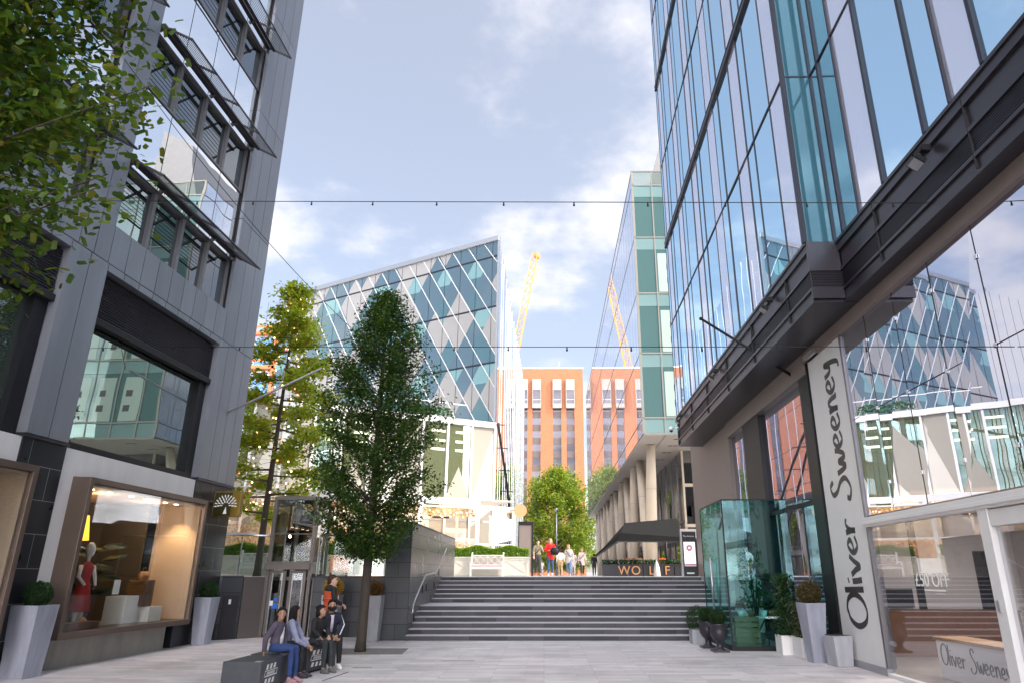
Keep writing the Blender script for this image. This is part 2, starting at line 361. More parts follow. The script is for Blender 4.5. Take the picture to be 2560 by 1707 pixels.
# ------------------------------------------------------------------ camera, light, sky
cam = bpy.data.cameras.new('camera'); co = bpy.data.objects.new('camera', cam); COL.objects.link(co)
cam.sensor_width = 36; cam.lens = 24; cam.clip_end = 2000; cam.shift_x = -80/2560
co.location = (0, 0, EYE); co.rotation_euler = (rad(90+18.875), 0, 0); scene.camera = co
SUN_EL, SUN_AZ = 38, math.atan2(.90, -.44)      # azimuth measured from +Y towards +X
sv = Vector((math.sin(SUN_AZ)*math.cos(rad(SUN_EL)), math.cos(SUN_AZ)*math.cos(rad(SUN_EL)), math.sin(rad(SUN_EL))))
sl = bpy.data.lights.new('sun', 'SUN'); sl.energy = 2.3; sl.angle = rad(.5); sl.color = (1, .9, .74)
so = bpy.data.objects.new('sun', sl); COL.objects.link(so); so.rotation_euler = sv.to_track_quat('Z', 'Y').to_euler(); so.location = (60, -30, 60)
w = bpy.data.worlds.new('World'); scene.world = w; w.use_nodes = True
nt = w.node_tree; nt.nodes.clear(); L = nt.links.new
wo = N(nt, 'ShaderNodeOutputWorld'); bg = N(nt, 'ShaderNodeBackground'); bg.inputs[1].default_value = .118
sky = N(nt, 'ShaderNodeTexSky', sky_type='NISHITA'); sky.sun_disc = False; sky.sun_elevation = rad(SUN_EL); sky.sun_rotation = SUN_AZ
sky.air_density = 1.0; sky.dust_density = 2.2; sky.ozone_density = 1.2
tc = N(nt, 'ShaderNodeTexCoord'); sp = N(nt, 'ShaderNodeSeparateXYZ'); L(tc.outputs['Generated'], sp.inputs[0])
zz = N(nt, 'ShaderNodeMath', operation='ADD'); zz.inputs[1].default_value = .22; L(sp.outputs[2], zz.inputs[0])
dx = N(nt, 'ShaderNodeMath', operation='DIVIDE'); dy = N(nt, 'ShaderNodeMath', operation='DIVIDE')
L(sp.outputs[0], dx.inputs[0]); L(zz.outputs[0], dx.inputs[1]); L(sp.outputs[1], dy.inputs[0]); L(zz.outputs[0], dy.inputs[1])
cb = N(nt, 'ShaderNodeCombineXYZ'); L(dx.outputs[0], cb.inputs[0]); L(dy.outputs[0], cb.inputs[1]); cb.inputs[2].default_value = 3.7
nz = N(nt, 'ShaderNodeTexNoise'); nz.inputs['Scale'].default_value = 2.6; nz.inputs['Detail'].default_value = 9; nz.inputs['Roughness'].default_value = .55
L(cb.outputs[0], nz.inputs['Vector'])
# more cloud low down and to the right of the street
bi = N(nt, 'ShaderNodeMapRange'); bi.inputs['From Min'].default_value = .1; bi.inputs['From Max'].default_value = .75
bi.inputs['To Min'].default_value = .13; bi.inputs['To Max'].default_value = -.06; L(sp.outputs[2], bi.inputs['Value'])
ad = N(nt, 'ShaderNodeMath', operation='ADD'); L(nz.outputs['Fac'], ad.inputs[0]); L(bi.outputs[0], ad.inputs[1])
cr = N(nt, 'ShaderNodeMapRange', interpolation_type='SMOOTHSTEP'); cr.inputs['From Min'].default_value = .48; cr.inputs['From Max'].default_value = .73
L(ad.outputs[0], cr.inputs['Value'])
mu = N(nt, 'ShaderNodeMath', operation='MULTIPLY_ADD'); mu.inputs[1].default_value = .68; mu.inputs[2].default_value = .27; L(cr.outputs[0], mu.inputs[0])
mx = N(nt, 'ShaderNodeMix', data_type='RGBA'); L(mu.outputs[0], mx.inputs[0]); L(sky.outputs[0], mx.inputs[6]); 
# added fill: cloud behind the camera brightened to lift the shaded street
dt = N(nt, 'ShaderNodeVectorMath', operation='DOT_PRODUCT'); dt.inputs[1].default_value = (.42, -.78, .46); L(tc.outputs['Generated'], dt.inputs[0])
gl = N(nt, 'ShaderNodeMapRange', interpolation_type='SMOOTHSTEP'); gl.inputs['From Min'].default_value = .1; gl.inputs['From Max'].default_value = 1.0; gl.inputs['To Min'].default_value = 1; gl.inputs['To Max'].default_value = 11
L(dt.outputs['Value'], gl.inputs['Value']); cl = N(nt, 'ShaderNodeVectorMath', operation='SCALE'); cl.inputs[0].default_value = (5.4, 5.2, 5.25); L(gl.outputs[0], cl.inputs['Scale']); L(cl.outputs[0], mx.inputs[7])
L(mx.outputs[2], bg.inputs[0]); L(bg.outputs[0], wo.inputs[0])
scene.view_settings.view_transform = 'Standard'; scene.view_settings.look = 'None'; scene.view_settings.exposure = 1.12; scene.view_settings.gamma = 1
cy = scene.cycles; cy.use_denoising = True; cy.max_bounces = 10; cy.glossy_bounces = 6; cy.transparent_max_bounces = 16; cy.transmission_bounces = 6
cy.diffuse_bounces = 4; cy.caustics_reflective = True; cy.blur_glossy = .6; cy.caustics_refractive = False; cy.sample_clamp_indirect = 6

# ------------------------------------------------------------------ ground, plaza, steps
b = MB().quad((-500, -300, -.3), (500, -300, -.3), (500, 900, -.3), (-500, 900, -.3)); struct('ground', b, M['concrete'])
pav = brickmat('street_paving', (.53, .485, .48), (.69, .64, .63), (.36, .35, .36), .95, .2, .005, .55, .37, None, .2, .9, 3, .35, .34)
b = MB().quad((-20, -60, 0), (30, -60, 0), (30, 23.5, 0), (-20, 23.5, 0)); struct('street', b, pav)
plz = brickmat('plaza_paving', (.5, .48, .46), (.6, .57, .55), (.3, .3, .3), 1.2, .6, .008, .6, .5, None, .1, .6)
b = MB(); b.box(-60, 27.462, -.2, 60, 400, PZ); b.box(-60, 22.45, -.2, -5.06, 27.44, PZ); b.box(6.0, 21.5, -.2, 40, 27.44, PZ); struct('plaza', b, plz)
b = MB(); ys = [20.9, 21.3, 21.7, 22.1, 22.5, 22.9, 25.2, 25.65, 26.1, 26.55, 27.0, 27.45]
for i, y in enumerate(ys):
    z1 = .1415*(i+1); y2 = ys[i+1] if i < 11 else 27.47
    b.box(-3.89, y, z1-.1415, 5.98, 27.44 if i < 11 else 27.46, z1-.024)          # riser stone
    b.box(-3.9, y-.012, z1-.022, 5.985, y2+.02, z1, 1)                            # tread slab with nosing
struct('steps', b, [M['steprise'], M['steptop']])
b = MB().quad((-5.2, 17.3, .004), (-3.3, 17.35, .004), (-3.4, 18.75, .004), (-5.3, 18.7, .004)); struct('tree_pit', b, pm('tree_pit_cobble', (.2, .18, .16), .9, 0, .5, 9, .6, 25))

b = MB()
for a_, c_ in (((-3.86, 13.15), (-3.72, 14.3)), ((-3.80, 14.95), (-3.42, 14.95)), ((-2.2, 16.1), (-1.5, 16.12))): b.bar((a_[0], a_[1], .003), (c_[0], c_[1], .003), .022, .004)
struct('drain_slots', b, M['dark'])
# stone walls round the steps
t = thing('stone_wall', 'dark stone cheek wall with a steel handrail left of the steps', 'wall', (-4.25, 21, 0))
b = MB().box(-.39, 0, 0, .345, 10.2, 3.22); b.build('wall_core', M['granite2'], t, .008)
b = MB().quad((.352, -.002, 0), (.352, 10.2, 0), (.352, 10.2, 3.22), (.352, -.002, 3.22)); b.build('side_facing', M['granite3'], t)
b = MB().box(-.41, -.02, 3.22, .375, 10.22, 3.26); b.build('coping', M['granite2'], t)
b = MB(); P_ = [(.47, .15, .95), (.47, 2.0, 1.75), (.47, 4.3, 1.83), (.47, 6.6, 2.72)]
b.tube(P_, .026, 8); 
for p in P_: b.tube([p, (p[0], p[1], p[2]-.08), (.36, p[1], p[2]-.1)], .014, 6)
b.tube([(.47, .15, .95), (.47, .12, .72), (.36, .12, .7)], .024, 8); b.build('handrail', M['silver'], t)
b = MB()
for y, z in ((.9, .45), (2.9, 1.25), (4.6, 1.3), (5.6, 1.75), (2.2, 1.2)): b.box(.353, y, z, .372, y+.09, z+.22)
b.build('step_light', M['black'], t)
t = thing('stone_wall', 'low dark retaining wall with glass balustrade behind the street tree', 'wall', (-5.85, 22.1, 0))
MB().box(-1.2, 0, 0, 1.2, .36, PZ-.03).build('wall_core', M['granite2'], t); MB().box(-1.22, -.02, PZ-.03, 1.21, .38, PZ+.02).build('coping', M['char'], t)
def balustrade(pts, label, n, gates=()):
    t = thing('glass_balustrade', label, 'railing', pts[0], 0, 'balustrades along the plaza edge'); o = Vector(pts[0])
    a, c = Vector((0, 0, 0)), Vector(pts[1])-o; d = c.normalized()
    for i in range(n):
        p, q = a+c*(i/n)+d*.02, a+c*((i+1)/n)-d*.02
        MB().bar(p+Vector((0, 0, .6)), q+Vector((0, 0, .6)), .014, 1.12).build('glass_panel', M['g_bal'], t)
    MB().tube([a+Vector((0, 0, 1.2)), c+Vector((0, 0, 1.2))], .027, 8).build('top_rail', M['silver'], t)
    for i in range(n+1):
        p = a+c*(i/n); MB().bar(p, p+Vector((0, 0, 1.2)), .03, .012).build('post', M['silver'], t)
balustrade(((-7.03, 22.25, PZ+.02), (-4.66, 22.25, PZ+.02)), 'glass balustrade right of the lift above the retaining wall', 2)
balustrade(((-10.4, 22.35, PZ+.06), (-8.45, 22.0, PZ)), 'glass balustrade between the grey office corner and the lift', 2)
t = thing('stone_wall', 'short dark stone and steel wall between office corner and lift', 'wall', (-9.35, 21, 0), rad(46))
b = MB().box(0, .0, 0, .62, .3, PZ+.03); b.build('wall_core', M['granite2'], t)
b = MB().box(.64, -.02, 0, 1.42, .28, PZ); b.build('steel_panel', M['liftgrey'], t)
b = MB().box(.1, -.03, .05, .55, 0, 1.2); b.build('service_door', M['char'], t)
b = MB().box(.26, -.035, .95, .33, -.03, 1.08); b.build('warning_sticker', M['paper'], t)

# ------------------------------------------------------------------ glazed lift
t = thing('lift', 'grey steel platform lift with glazed upper car beside the office corner', 'lift', (-7.78, 21.9, 0))
b = MB(); 
for x in (-.68, .6): b.box(x, 0, 0, x+.1, .1, 3.98); b.box(x, 1.4, 0, x+.1, 1.5, 3.98)
b.box(-.68, 0, 3.98, .7, 1.5, 4.1); b.box(-.58, .02, 2.06, .6, .1, 2.14); b.box(-.58, .01, 2.94, .6, .05, 2.97)
b.box(-.58, 1.4, 1.7, .6, 1.48, 1.8); b.build('frame', M['liftgrey'], t, .006)
MB().box(-.72, -.1, 1.9, .66, .0, 2.1).build('canopy', M['liftgrey'], t, .01)
for y in (.05, 1.45): MB().box(-.57, y-.008, 2.15, .59, y+.008, 3.97).build('glass_panel', M['g_lift'], t)
for x in (-.63, .65): MB().box(x-.008, .11, 1.8, x+.008, 1.39, 3.97).build('glass_panel', M['g_lift'], t)
MB().box(-.02, .2, 1.7, .1, .32, 3.9).build('guide_rail', M['silver'], t)
MB().box(-.45, .9, 1.7, .3, .95, 3.6).build('back_panel', M['char'], t)
b = MB().box(.25, .11, 2.35, .33, .13, 2.55, 0).box(.2, .11, 2.35, .42, .125, 2.46); b.build('notice', M['blue'], t)
for x0, lab in ((-.56, 'lift door with a blue notice'), (.05, 'lift door with a red sticker')):
    d = MB(); d.box(x0, .01, .06, x0+.5, .05, .14); d.box(x0, .01, 1.8, x0+.5, .05, 1.88); d.box(x0, .01, .14, x0+.09, .05, 1.8); d.box(x0+.41, .01, .14, x0+.5, .05, 1.8)
    d = d.build('door', M['liftgrey'], t); d['label'] = lab
    MB().box(x0+.09, .025, .14, x0+.41, .035, 1.8).build('pane', M['g_lift'], d)
    MB().box(x0+.09, .008, .13, x0+.11, .02, 1.81).box(x0+.39, .008, .13, x0+.41, .02, 1.81).build('trim', M['silver'], d)
MB().box(-.4, .018, .8, -.22, .024, .95).box(-.34, .018, 1.0, -.24, .024, 1.1).build('notice', M['blue'], t)
MB().box(-.46, .017, .88, -.36, .0235, 1.02).build('notice', M['paper'], t)
MB().box(-.58, .3, 0, .58, 1.45, 1.6).build('lift_core', M['dark'], t)

# ------------------------------------------------------------------ left office building
A = thing('office_building', 'grey metal clad office block with shop windows and louvred sunshades on the left', 'building', (-9.37, 20.94, 0), rad(-2.3))
b = MB(); b.box(-13, -34, 0, -2.2, -.03, 8.0); b.box(-13, -34, 8.06, -.45, -.03, 28); b.box(-2.2, -.4, 0, -.32, -.03, 8.0); b.box(-2.2, -34, 3.85, -.42, -.4, 4.2); b.box(-2.2, -34, 7.7, -.42, -.4, 8.04)
for k in range(5):
    y0 = -7.22-6.2*k; b.box(-2.2, y0-1.0, 0, -.32, y0-.05, 8.0)
b.build('structure_core', M['dark'], A)
clad = MB()
def cladding(y0, y1, z0, z1):
    n = max(1, round((y1-y0)/.56)); w_ = (y1-y0)/n
    for i in range(n): clad.box(-.28, y0+i*w_+.011, z0+.011, 0, y0+(i+1)*w_-.011, z1-.011)
zs = [4.27, 8.28, 12.3, 16.35, 20.4, 24.4, 28]
stonep = MB(); 
def win(y0, y1, z0, z1, parent):
    f = MB(); e = .06
    f.box(-.32, y0, z0, -.14, y1, z0+e); f.box(-.32, y0, z1-e, -.14, y1, z1); f.box(-.32, y0, z0+e, -.14, y0+e, z1-e); f.box(-.32, y1-e, z0+e, -.14, y1, z1-e)
    o = f.build('window', M['frame'], parent); MB().box(-.26, y0+e, z0+e, -.235, y1-e, z1-e).build('pane', M['g_win'], o); return o
def sunshade(y0, z, parent):
    f = MB(); L_ = 5.2
    for k in range(5):
        y = y0+k*L_/4; y = min(max(y, y0+.05), y0+L_-.05)
        f.bar((-.1, y, z-.1), (.05, y, z+.02), .06, .1); f.bar((.05, y, z+.0), (.82, y, z-.42), .035, .06)
    f.bar((.82, y0, z-.42), (.82, y0+L_, z-.42), .035, .035); f.bar((.0, y0, z+.03), (.0, y0+L_, z+.03), .14, .1)
    f.bar((.2, y0, z-.09), (.2, y0+L_, z-.09), .1, .05)
    o = f.build('sunshade', M['char'], parent)
    s_ = MB()
    for k in range(7):
        x = .27+.08*k; s_.bar((x, y0, z-.005-.42*(x/.77)+.02), (x, y0+L_, z-.005-.42*(x/.77)+.02), .016, .008)
    s_.build('slats', M['band'], o)
for k in range(5):
    yb = -2.1-6.2*k; ya = yb-5.05; yp = ya-1.15
    if k == 0: cladding(-2.1, 0, zs[0], zs[1]); [cladding(-1.95, 0, zs[i], zs[i+1]) for i in range(1, 6)]
    for i in range(6):
        if i == 0: cladding(yp, ya, zs[0], zs[1])
        else: cladding(yp+.15, ya-.05, zs[i], zs[i+1])
    cladding(ya-.05 if k else ya, yb+.0, 8.1, 8.28); cladding(ya-.05, yb+.15, 8.28, 9.2)
    if k == 0: MB().box(-.3, -2.1, 0, -.02, -.0, 4.2).build('stone_pier', M['granite'], A)
    MB().box(-.3, yp, 0, -.02, ya, 4.2).build('stone_pier', M['granite'], A)
    # louvre band, upper shop window with its dark reveal
    lv = MB()
    for j in range(17): lv.bar((-.16, ya+.02, 7.08+j*.058), (-.16, yb-.02, 7.08+j*.058), .05, .03, (1, 0, .6))
    lv.box(-.3, ya, 7.04, -.24, yb, 8.1, 1); lv.box(-.26, ya, 6.9, -.08, yb, 7.04, 1)
    lv.build('louvre_band', [M['band'], M['dark']], A)
    fr = MB(); fr.box(-.42, ya, 4.2, -.2, ya+.08, 6.9); fr.box(-.42, yb-.34, 4.2, -.2, yb, 6.9); fr.box(-.42, ya, 4.2, -.06, yb-.3, 4.33)
    o = fr.build('shop_window', M['black'], A); MB().box(-.36, ya+.08, 4.33, -.335, yb-.34, 6.9).build('pane', M['g_big'], o)
    # upper floors
    for r in range(5 if k < 2 else 3):
        z0 = 9.22+3.94*r
        for j in range(4):
            y0 = ya-.02+j*1.3; win(y0, y0+1.3, z0, z0+1.63, A)
            MB().box(-.2, y0+.015, z0+1.68, -.17, y0+1.285, z0+3.9).build('spandrel_pane', M['g_span'], A)
        MB().box(-.3, ya-.03, z0+1.6, -.205, yb+.15, z0+3.92).build('spandrel_back', M['black'], A)
        if k < 3: sunshade(ya-.02, z0+1.72, A)
    jb = MB(); jb.box(-.3, yb+.155, 8.28, -.1, yb+.2, 28).build('jamb', M['black'], A)
clad.build('cladding', M['clad'], A)
MB().box(-.29, -34, 8.06, -.285, 0, 28.2).build('cladding_joints', M['dark'], A) if False else None
MB().box(-.32, -2.12, 4.2, .03, .02, 4.26).build('ledge', M['band'], A)
for k in range(5): MB().box(-.32, -8.35-6.2*k, 4.2, .03, -7.13-6.2*k, 4.26).build('ledge', M['band'], A)
# display boxes
def display_box(k, parent):
    yb = -2.1-6.2*k; ya = yb-5.05
    s = MB(); s.box(-.32, ya+.02, .02, -.05, ya+.42, 4.2); s.box(-.32, ya+.42, 3.68, -.05, yb-.02, 4.2); s.box(-.32, yb-.02, 3.68, -.05, yb, 4.2)
    s.build('surround', M['offwhite'], parent); MB().box(-.5, ya+.02, 0, -.03, yb-.3, .56).build('base', M['plinth'], parent)
    f = MB(); f.box(-.4, ya+.4, .56, .34, yb+.12, .68); f.box(-.4, ya+.4, 3.54, .34, yb+.12, 3.66)
    f.box(-.4, ya+.4, .68, .34, ya+.52, 3.54); f.box(-.4, yb, .68, .34, yb+.12, 3.54)
    o = f.build('display_window', M['bronze'], parent, .006); MB().box(.26, ya+.52, .68, .28, yb, 3.54).build('pane', M['g_shop'], o)
    i = MB(); i.box(-2.1, ya+.45, .56, -.38, yb+.1, .66); i.build('display_floor', M['beige'], parent)
    MB().box(-2.1, ya+.45, 3.5, -.38, yb+.1, 3.6).box(-.38, ya+.53, 3.49, .25, yb-.01, 3.53).build('display_ceiling', M['beige'], parent)
    MB().box(-.78, yb-.03, .69, .24, yb-.008, 3.5).box(-.86, yb-.1, .69, -.781, yb+.02, 3.5).build('display_wall', M['beige'], parent)
    MB().box(-2.12, ya+.5, .66, -2.05, yb+.05, 3.5).box(-2.05, yb-.5, .66, -.87, yb-.45, 3.5).build('display_wall', M['olive'], parent, label='olive back wall of the display')
    for y in (ya+1.1, ya+1.7, ya+2.5, ya+3.1, ya+3.9, ya+4.4):
        MB().lathe([(.05, 3.478), (.05, 3.488)], (-.1, y, 0), 10).build('downlight', M['spot'], parent)
for k in range(3): display_box(k, A)
sp_ = bpy.data.lights.new('display_spot', 'SPOT'); sp_.energy = 60; sp_.color = (1, .68, .36); sp_.spot_size = rad(75); sp_.spot_blend = .8; sp_.shadow_soft_size = .05
so = bpy.data.objects.new('display_spot', sp_); COL.objects.link(so); so.parent = A; so.location = (-.15, -2.75, 3.4); so.rotation_euler = Vector((.1, -.62, 1.35)).to_track_quat('Z', 'Y').to_euler()
for y in (-3.2, -5.2):
    pl = bpy.data.lights.new('display_glow', 'POINT'); pl.energy = 9; pl.color = (1, .74, .5); pl.shadow_soft_size = .05
    po = bpy.data.objects.new('display_glow', pl); COL.objects.link(po); po.parent = A; po.location = (-.5, y, 3.2)
LM = Matrix.Translation((-9.37, 20.94, 0)) @ Matrix.Rotation(rad(-2.3), 4, 'Z')
def lpos(x, y, z): return tuple(LM @ Vector((x, y, z)))
# things shown in the display window
t = thing('mannequin', 'white mannequin in a red dress behind the shop window', 'mannequin', lpos(-.3, -5.4, .66), rad(80))
b = MB().ell([((0, 0, 1.36), .03, .03), ((0, 0, 1.45), .035, .04), ((0, -.02, 1.5), .06, .07), ((0, -.01, 1.6), .08, .1), ((0, 0, 1.7), .07, .08), ((0, 0, 1.76), .03, .03)]).build('head', M['paper'], t)
b = MB().ell([((0, 0, .35), .24, .2), ((0, 0, .8), .16, .13), ((0, 0, 1.0), .11, .09), ((0, 0, 1.25), .16, .1), ((0, 0, 1.36), .06, .06)]).build('dress', pm('red_dress', (.4, .02, .02), .7, 0, .4, 14), t)
b = MB()
for s in (-1, 1): b.tube([(s*.16, 0, 1.28), (s*.22, -.04, 1.05), (s*.14, -.16, .88)], [.045, .038, .028], 8)
b.build('arms', M['paper'], t); b = MB()
for s in (-1, 1): b.tube([(s*.07, 0, .45), (s*.07, 0, .0)], [.06, .035], 8)
b.build('legs', M['paper'], t)
t = thing('potted_palm', 'dark fan palm filling the middle of the shop window', 'plant', lpos(-.75, -4.75, .66))
MB().lathe([(.14, 0), (.2, .3), (.19, .3), (.05, .31)]).build('pot', M['black'], t)
b = MB(); fan = MB()
for i in range(13):
    a = i*2.4; h = .7+.09*i; r_ = .16+.014*i; p = Vector((r_*math.cos(a), r_*math.sin(a), h)); b.tube([(0, 0, .3), p*.6+Vector((0, 0, .3)), p], [.012, .01, .008], 5)
    for j in range(-5, 6):
        d = Vector((math.cos(a+j*.22), math.sin(a+j*.22), .25-.05*abs(j))); q = p+d*.5; sd = d.cross(Vector((.5, -.7, .4))).normalized()*.06
        fan.quad(p, p+d*.16+sd, q, p+d*.16-sd)
b.ell([((0, 0, .3), .2, .2), ((0, 0, .9), .22, .22), ((0, 0, 1.3), .1, .1)], 9); b.build('stems', M['black'], t); fan.build('fronds', pm('palm_green', (.02, .045, .02), .4, 0, .4, 8), t)
for (y, x, w_, h, lab) in ((-2.95, -.3, .55, .36, 'low white display plinth nearest the spotlit wall'), (-3.6, -.5, .6, .62, 'tall white display plinth behind the low one')):
    tag(MB().box(-.25, -w_/2, 0, .25, w_/2, h).build('display_plinth', M['paper'], None, .01), lab, 'plinth', 'plinths in the shop window'); o = COL.objects[-1]; o.location = lpos(x, y, .66); o.rotation_euler[2] = rad(-2.3)
t = thing('trunk', 'brown wooden trunk standing on the white plinths', 'trunk', lpos(-.35, -3.2, 1.03), rad(-2.3)); MB().box(-.2, -.2, 0, .2, .2, .6).build('case', M['wood'], t, .01); MB().box(-.205, -.15, 0, .205, -.12, .602).box(-.205, .12, 0, .205, .15, .602).build('straps', M['bronze'], t)
t = thing('handbag', 'tan leather handbag on top of the brown trunk', 'bag', lpos(-.35, -3.2, 1.635)); MB().ell([((0, 0, 0), .09, .17), ((0, 0, .1), .1, .18), ((0, 0, .2), .05, .15)]).build('bag_body', M['letter'], t); MB().tube([(0, -.08, .18), (0, -.06, .28), (0, .06, .28), (0, .08, .18)], .012, 6).build('handle', M['wood'], t)
t = thing('side_lamp', 'large yellow lit lampshade behind the mannequin', 'lamp', lpos(-1.35, -4.75, .66)); MB().lathe([(.42, 1.85), (.34, 2.4)], n=28).build('lamp_shade', M['lampyellow'], t); MB().tube([(0, 0, 0), (0, 0, 1.9)], .02).build('stand', M['brass'], t)
o = MB().box(0, -.11, 0, .006, .11, .3).build('price_card', M['paper']); tag(o, 'white notice card on the inside of the shop window', 'card'); o.location = lpos(.24, -5.1, 1.35); o.rotation_euler[2] = rad(-2.3)
o = MB().box(-.16, -.45, 0, .16, .45, .14).build('shoe_crate', M['wood'], None, .01); tag(o, 'low brown crate with shoes at the display floor corner', 'crate'); o.location = lpos(-.02, -5.75, .69); o.rotation_euler[2] = rad(-2.3)
t = thing('shoe', 'tan shoe on the low brown crate', 'shoe', lpos(-.02, -5.6, .83)); MB().ell([((0, 0, 0), .04, .12), ((0, 0, .03), .04, .12), ((0, -.03, .06), .03, .07), ((0, -.05, .09), .028, .04)]).build('upper', M['letter'], t)
# projecting sign with a tree emblem
t = thing('projecting_sign', 'gold box sign with a white tree emblem on the office corner', 'sign', lpos(0, -1.05, 3.3), rad(-2.3))
MB().box(.03, -.08, 0, .8, .1, .7).build('box', M['brass'], t, .006); MB().box(.06, -.086, .03, .56, -.079, .67).build('face', M['signdark'], t); MB().box(-.1, -.03, .3, .03, .05, .4).build('bracket', M['black'], t)
b = MB(); cx, cz = .4, .3; b.prism([(-.055, 0), (.055, 0), (.015, .2)], (cx, -.087, .08), (1, 0, 0), (0, 0, 1), (0, -.006, 0))
for r_, n_ in ((.13, 6), (.21, 9), (.29, 12)):
    for i in range(n_):
        a = PI*(i+.5)/n_*1.12-.06*PI; px, pz = cx+r_*math.cos(a), cz+r_*math.sin(a)*.95
        poly = [(.042*math.cos(q)*math.cos(a)-.017*math.sin(q)*math.sin(a), .042*math.cos(q)*math.sin(a)+.017*math.sin(q)*math.cos(a)) for q in [2*PI*k/8 for k in range(8)]]
        b.prism(poly, (px, -.087, pz), (1, 0, 0), (0, 0, 1), (0, -.006, 0))
b.build('tree_emblem', M['paper'], t)
t = thing('flagpole', 'thin grey pole slanting out from the left office front', 'pole', lpos(0, -1.02, 6.33)); e = Vector((-6.75, 19.9, 7.7))-t.location
MB().tube([(0, 0, 0), e], [.035, .03], 8).build('pole', M['grey'], t); MB().tube([(-.02, 0, -.15), (.05, 0, .02)], .02, 6).build('bracket', M['grey'], t)
# ------------------------------------------------------------------ right glass tower over the shops
RX, RY, RA = 6.34, 15.67, rad(-1.2)
B = thing('glass_tower', 'blue glass office tower with a dark louvred band over shops on the right', 'building', (RX, RY, 0), RA)
RM = Matrix.Translation((RX, RY, 0)) @ Matrix.Rotation(RA, 4, 'Z')
def rpos(x, y, z): return tuple(RM @ Vector((x, y, z)))
TOP = 46
b = MB(); Xx, Yy, Zz = (1, 0, 0), (0, 1, 0), (0, 0, 1)
b.prism([(-.92, -3.2), (-.32, -3.2), (-.32, -32), (22, -32), (22, .3), (-.5, 12.5), (-.92, 12.5)], (0, 0, 8.0), Xx, Yy, (0, 0, TOP-8)); b.prism([(7, -32), (22, -32), (22, 0), (7, 9)], (0, 0, 0), Xx, Yy, (0, 0, 7.9)); b.box(5.2, -32, 3.2, 6.99, 2.0, 7.9)  # unseen far end cut slantwise so sun reaches the plaza
b.prism([(-.1, -32), (6.98, -32), (6.98, 8.4), (-.1, 12.5)], (0, 0, 6.88), Xx, Yy, (0, 0, 1.1)); b.prism([(1, 2.1), (6.98, 2.1), (6.98, 9.5), (1.0, 14.5)], (0, 0, 0), Xx, Yy, (0, 0, 6.87)); b.build('structure_core', M['dark'], B)
# dark band with louvres
def band(x, y0, y1, name):
    f = MB(); f.box(x, y0, 7.86, x+.3, y1, 8.02); f.box(x-.03, y0-.02, 8.02, x+.3, y1+.02, 8.08); f.box(x+.05, y0, 7.5, x+.3, y1, 7.86); f.box(x-.0, y0, 7.44, x+.3, y1, 7.5)
    f.box(x+.09, y0, 7.1, x+.3, y1, 7.44, 1); f.box(x, y0, 7.04, x+.3, y1, 7.1); f.box(x+.04, y0, 6.86, x+.3, y1, 7.04)
    yy = y0+1.4
    while yy < y1: f.box(x-.003, yy, 6.87, x+.06, yy+.012, 8.0, 1); yy += 2.85
    o = f.build(name, [M['band'], M['dark']], B)
    l = MB()
    for j in range(9): l.box(x+.03, y0, 7.115+j*.036, x+.07, y1, 7.129+j*.036)
    l.build('louvre', M['band'], o)
band(-.4, -32, -3.27, 'band'); band(-1.0, -3.27, 12.62, 'band')
f = MB(); f.box(-.998, -3.33, 6.86, -.37, -3.272, 7.1); f.box(-1.0, -3.335, 7.44, -.37, -3.272, 8.08); f.box(-.99, -3.3, 7.1, -.37, -3.272, 7.44, 1)
for j in range(6): f.bar((-.99, -3.325, 7.14+j*.052), (-.37, -3.325, 7.14+j*.052), .05, .022, (0, 1, .7))
f.build('band_return', [M['band'], M['dark']], B)
b = MB().box(-.97, -3.25, 6.8, .9, 12.6, 6.855).box(-.38, -32, 6.8, .9, -3.28, 6.855).box(-1.0, 12.6, 6.86, .5, 12.63, 8.05); b.build('soffit', M['char'], B)
b = MB().box(-.1, -32, 6.55, .0, 0, 6.8).box(-.1, .1, 6.3, .3, 8.2, 6.8); b.build('head_beam', M['brown'], B)
# upper curtain wall: pane columns between mullions
floors = [(12.12, .04), (15.9, .28), (20.1, .04), (24.6, .28), (28.8, .04), (33.2, .28), (37.4, .04), (41.8, .28)]
def curtain(x, segs, side):
    mu_ = MB()
    for (y0, y1, kind) in segs:
        pb_ = MB().box(x, y0+.02, 8.09, x+.03, y1-.02, TOP); pb_.v = [(q[0]+(RND.uniform(-.008, .008) if q[0] < x+.01 else 0), q[1], q[2]) for q in pb_.v]; pb_.build('glass_pane', M[kind], B)
        wd = (.024 if kind == 'g_pale' else .036) if side == 0 else (.04 if kind == 'g_pale' else .075)
        MB().box(x-(.016 if side == 0 else .04), y1-wd/2, 8.08, x+.02, y1+wd/2, TOP).build('mullion', M['mull'], B)
    y0, y1 = segs[0][0], segs[-1][1]; y0, y1 = min(y0, y1), max(s[1] for s in segs); ya = min(s[0] for s in segs)
    for z, h in floors:
        if h > .1: MB().box(x-.06, ya, z, x+.02, y1, z+h).box(x-.075, ya, z+.02, x-.06, y1, z+.06, 1).box(x-.075, ya, z+h-.06, x-.06, y1, z+h-.02, 1).build('transom', [M['band'], M['mull']], B)
        else: MB().box(x-.025, ya, z, x+.02, y1, z+h).build('transom', M['mull'], B)
def pattern(y, yend, seq):
    out = []; i = 0
    while y < yend-.3:
        w_, k = seq[i % len(seq)]; y2 = min(yend, y+w_); out.append((y, y2, k)); y = y2; i += 1
    return out
curtain(-1.0, pattern(-3.22, 12.6, [(.92, 'g_pale'), (1.35, 'g_sky'), (.62, 'g_sky')]), 0)
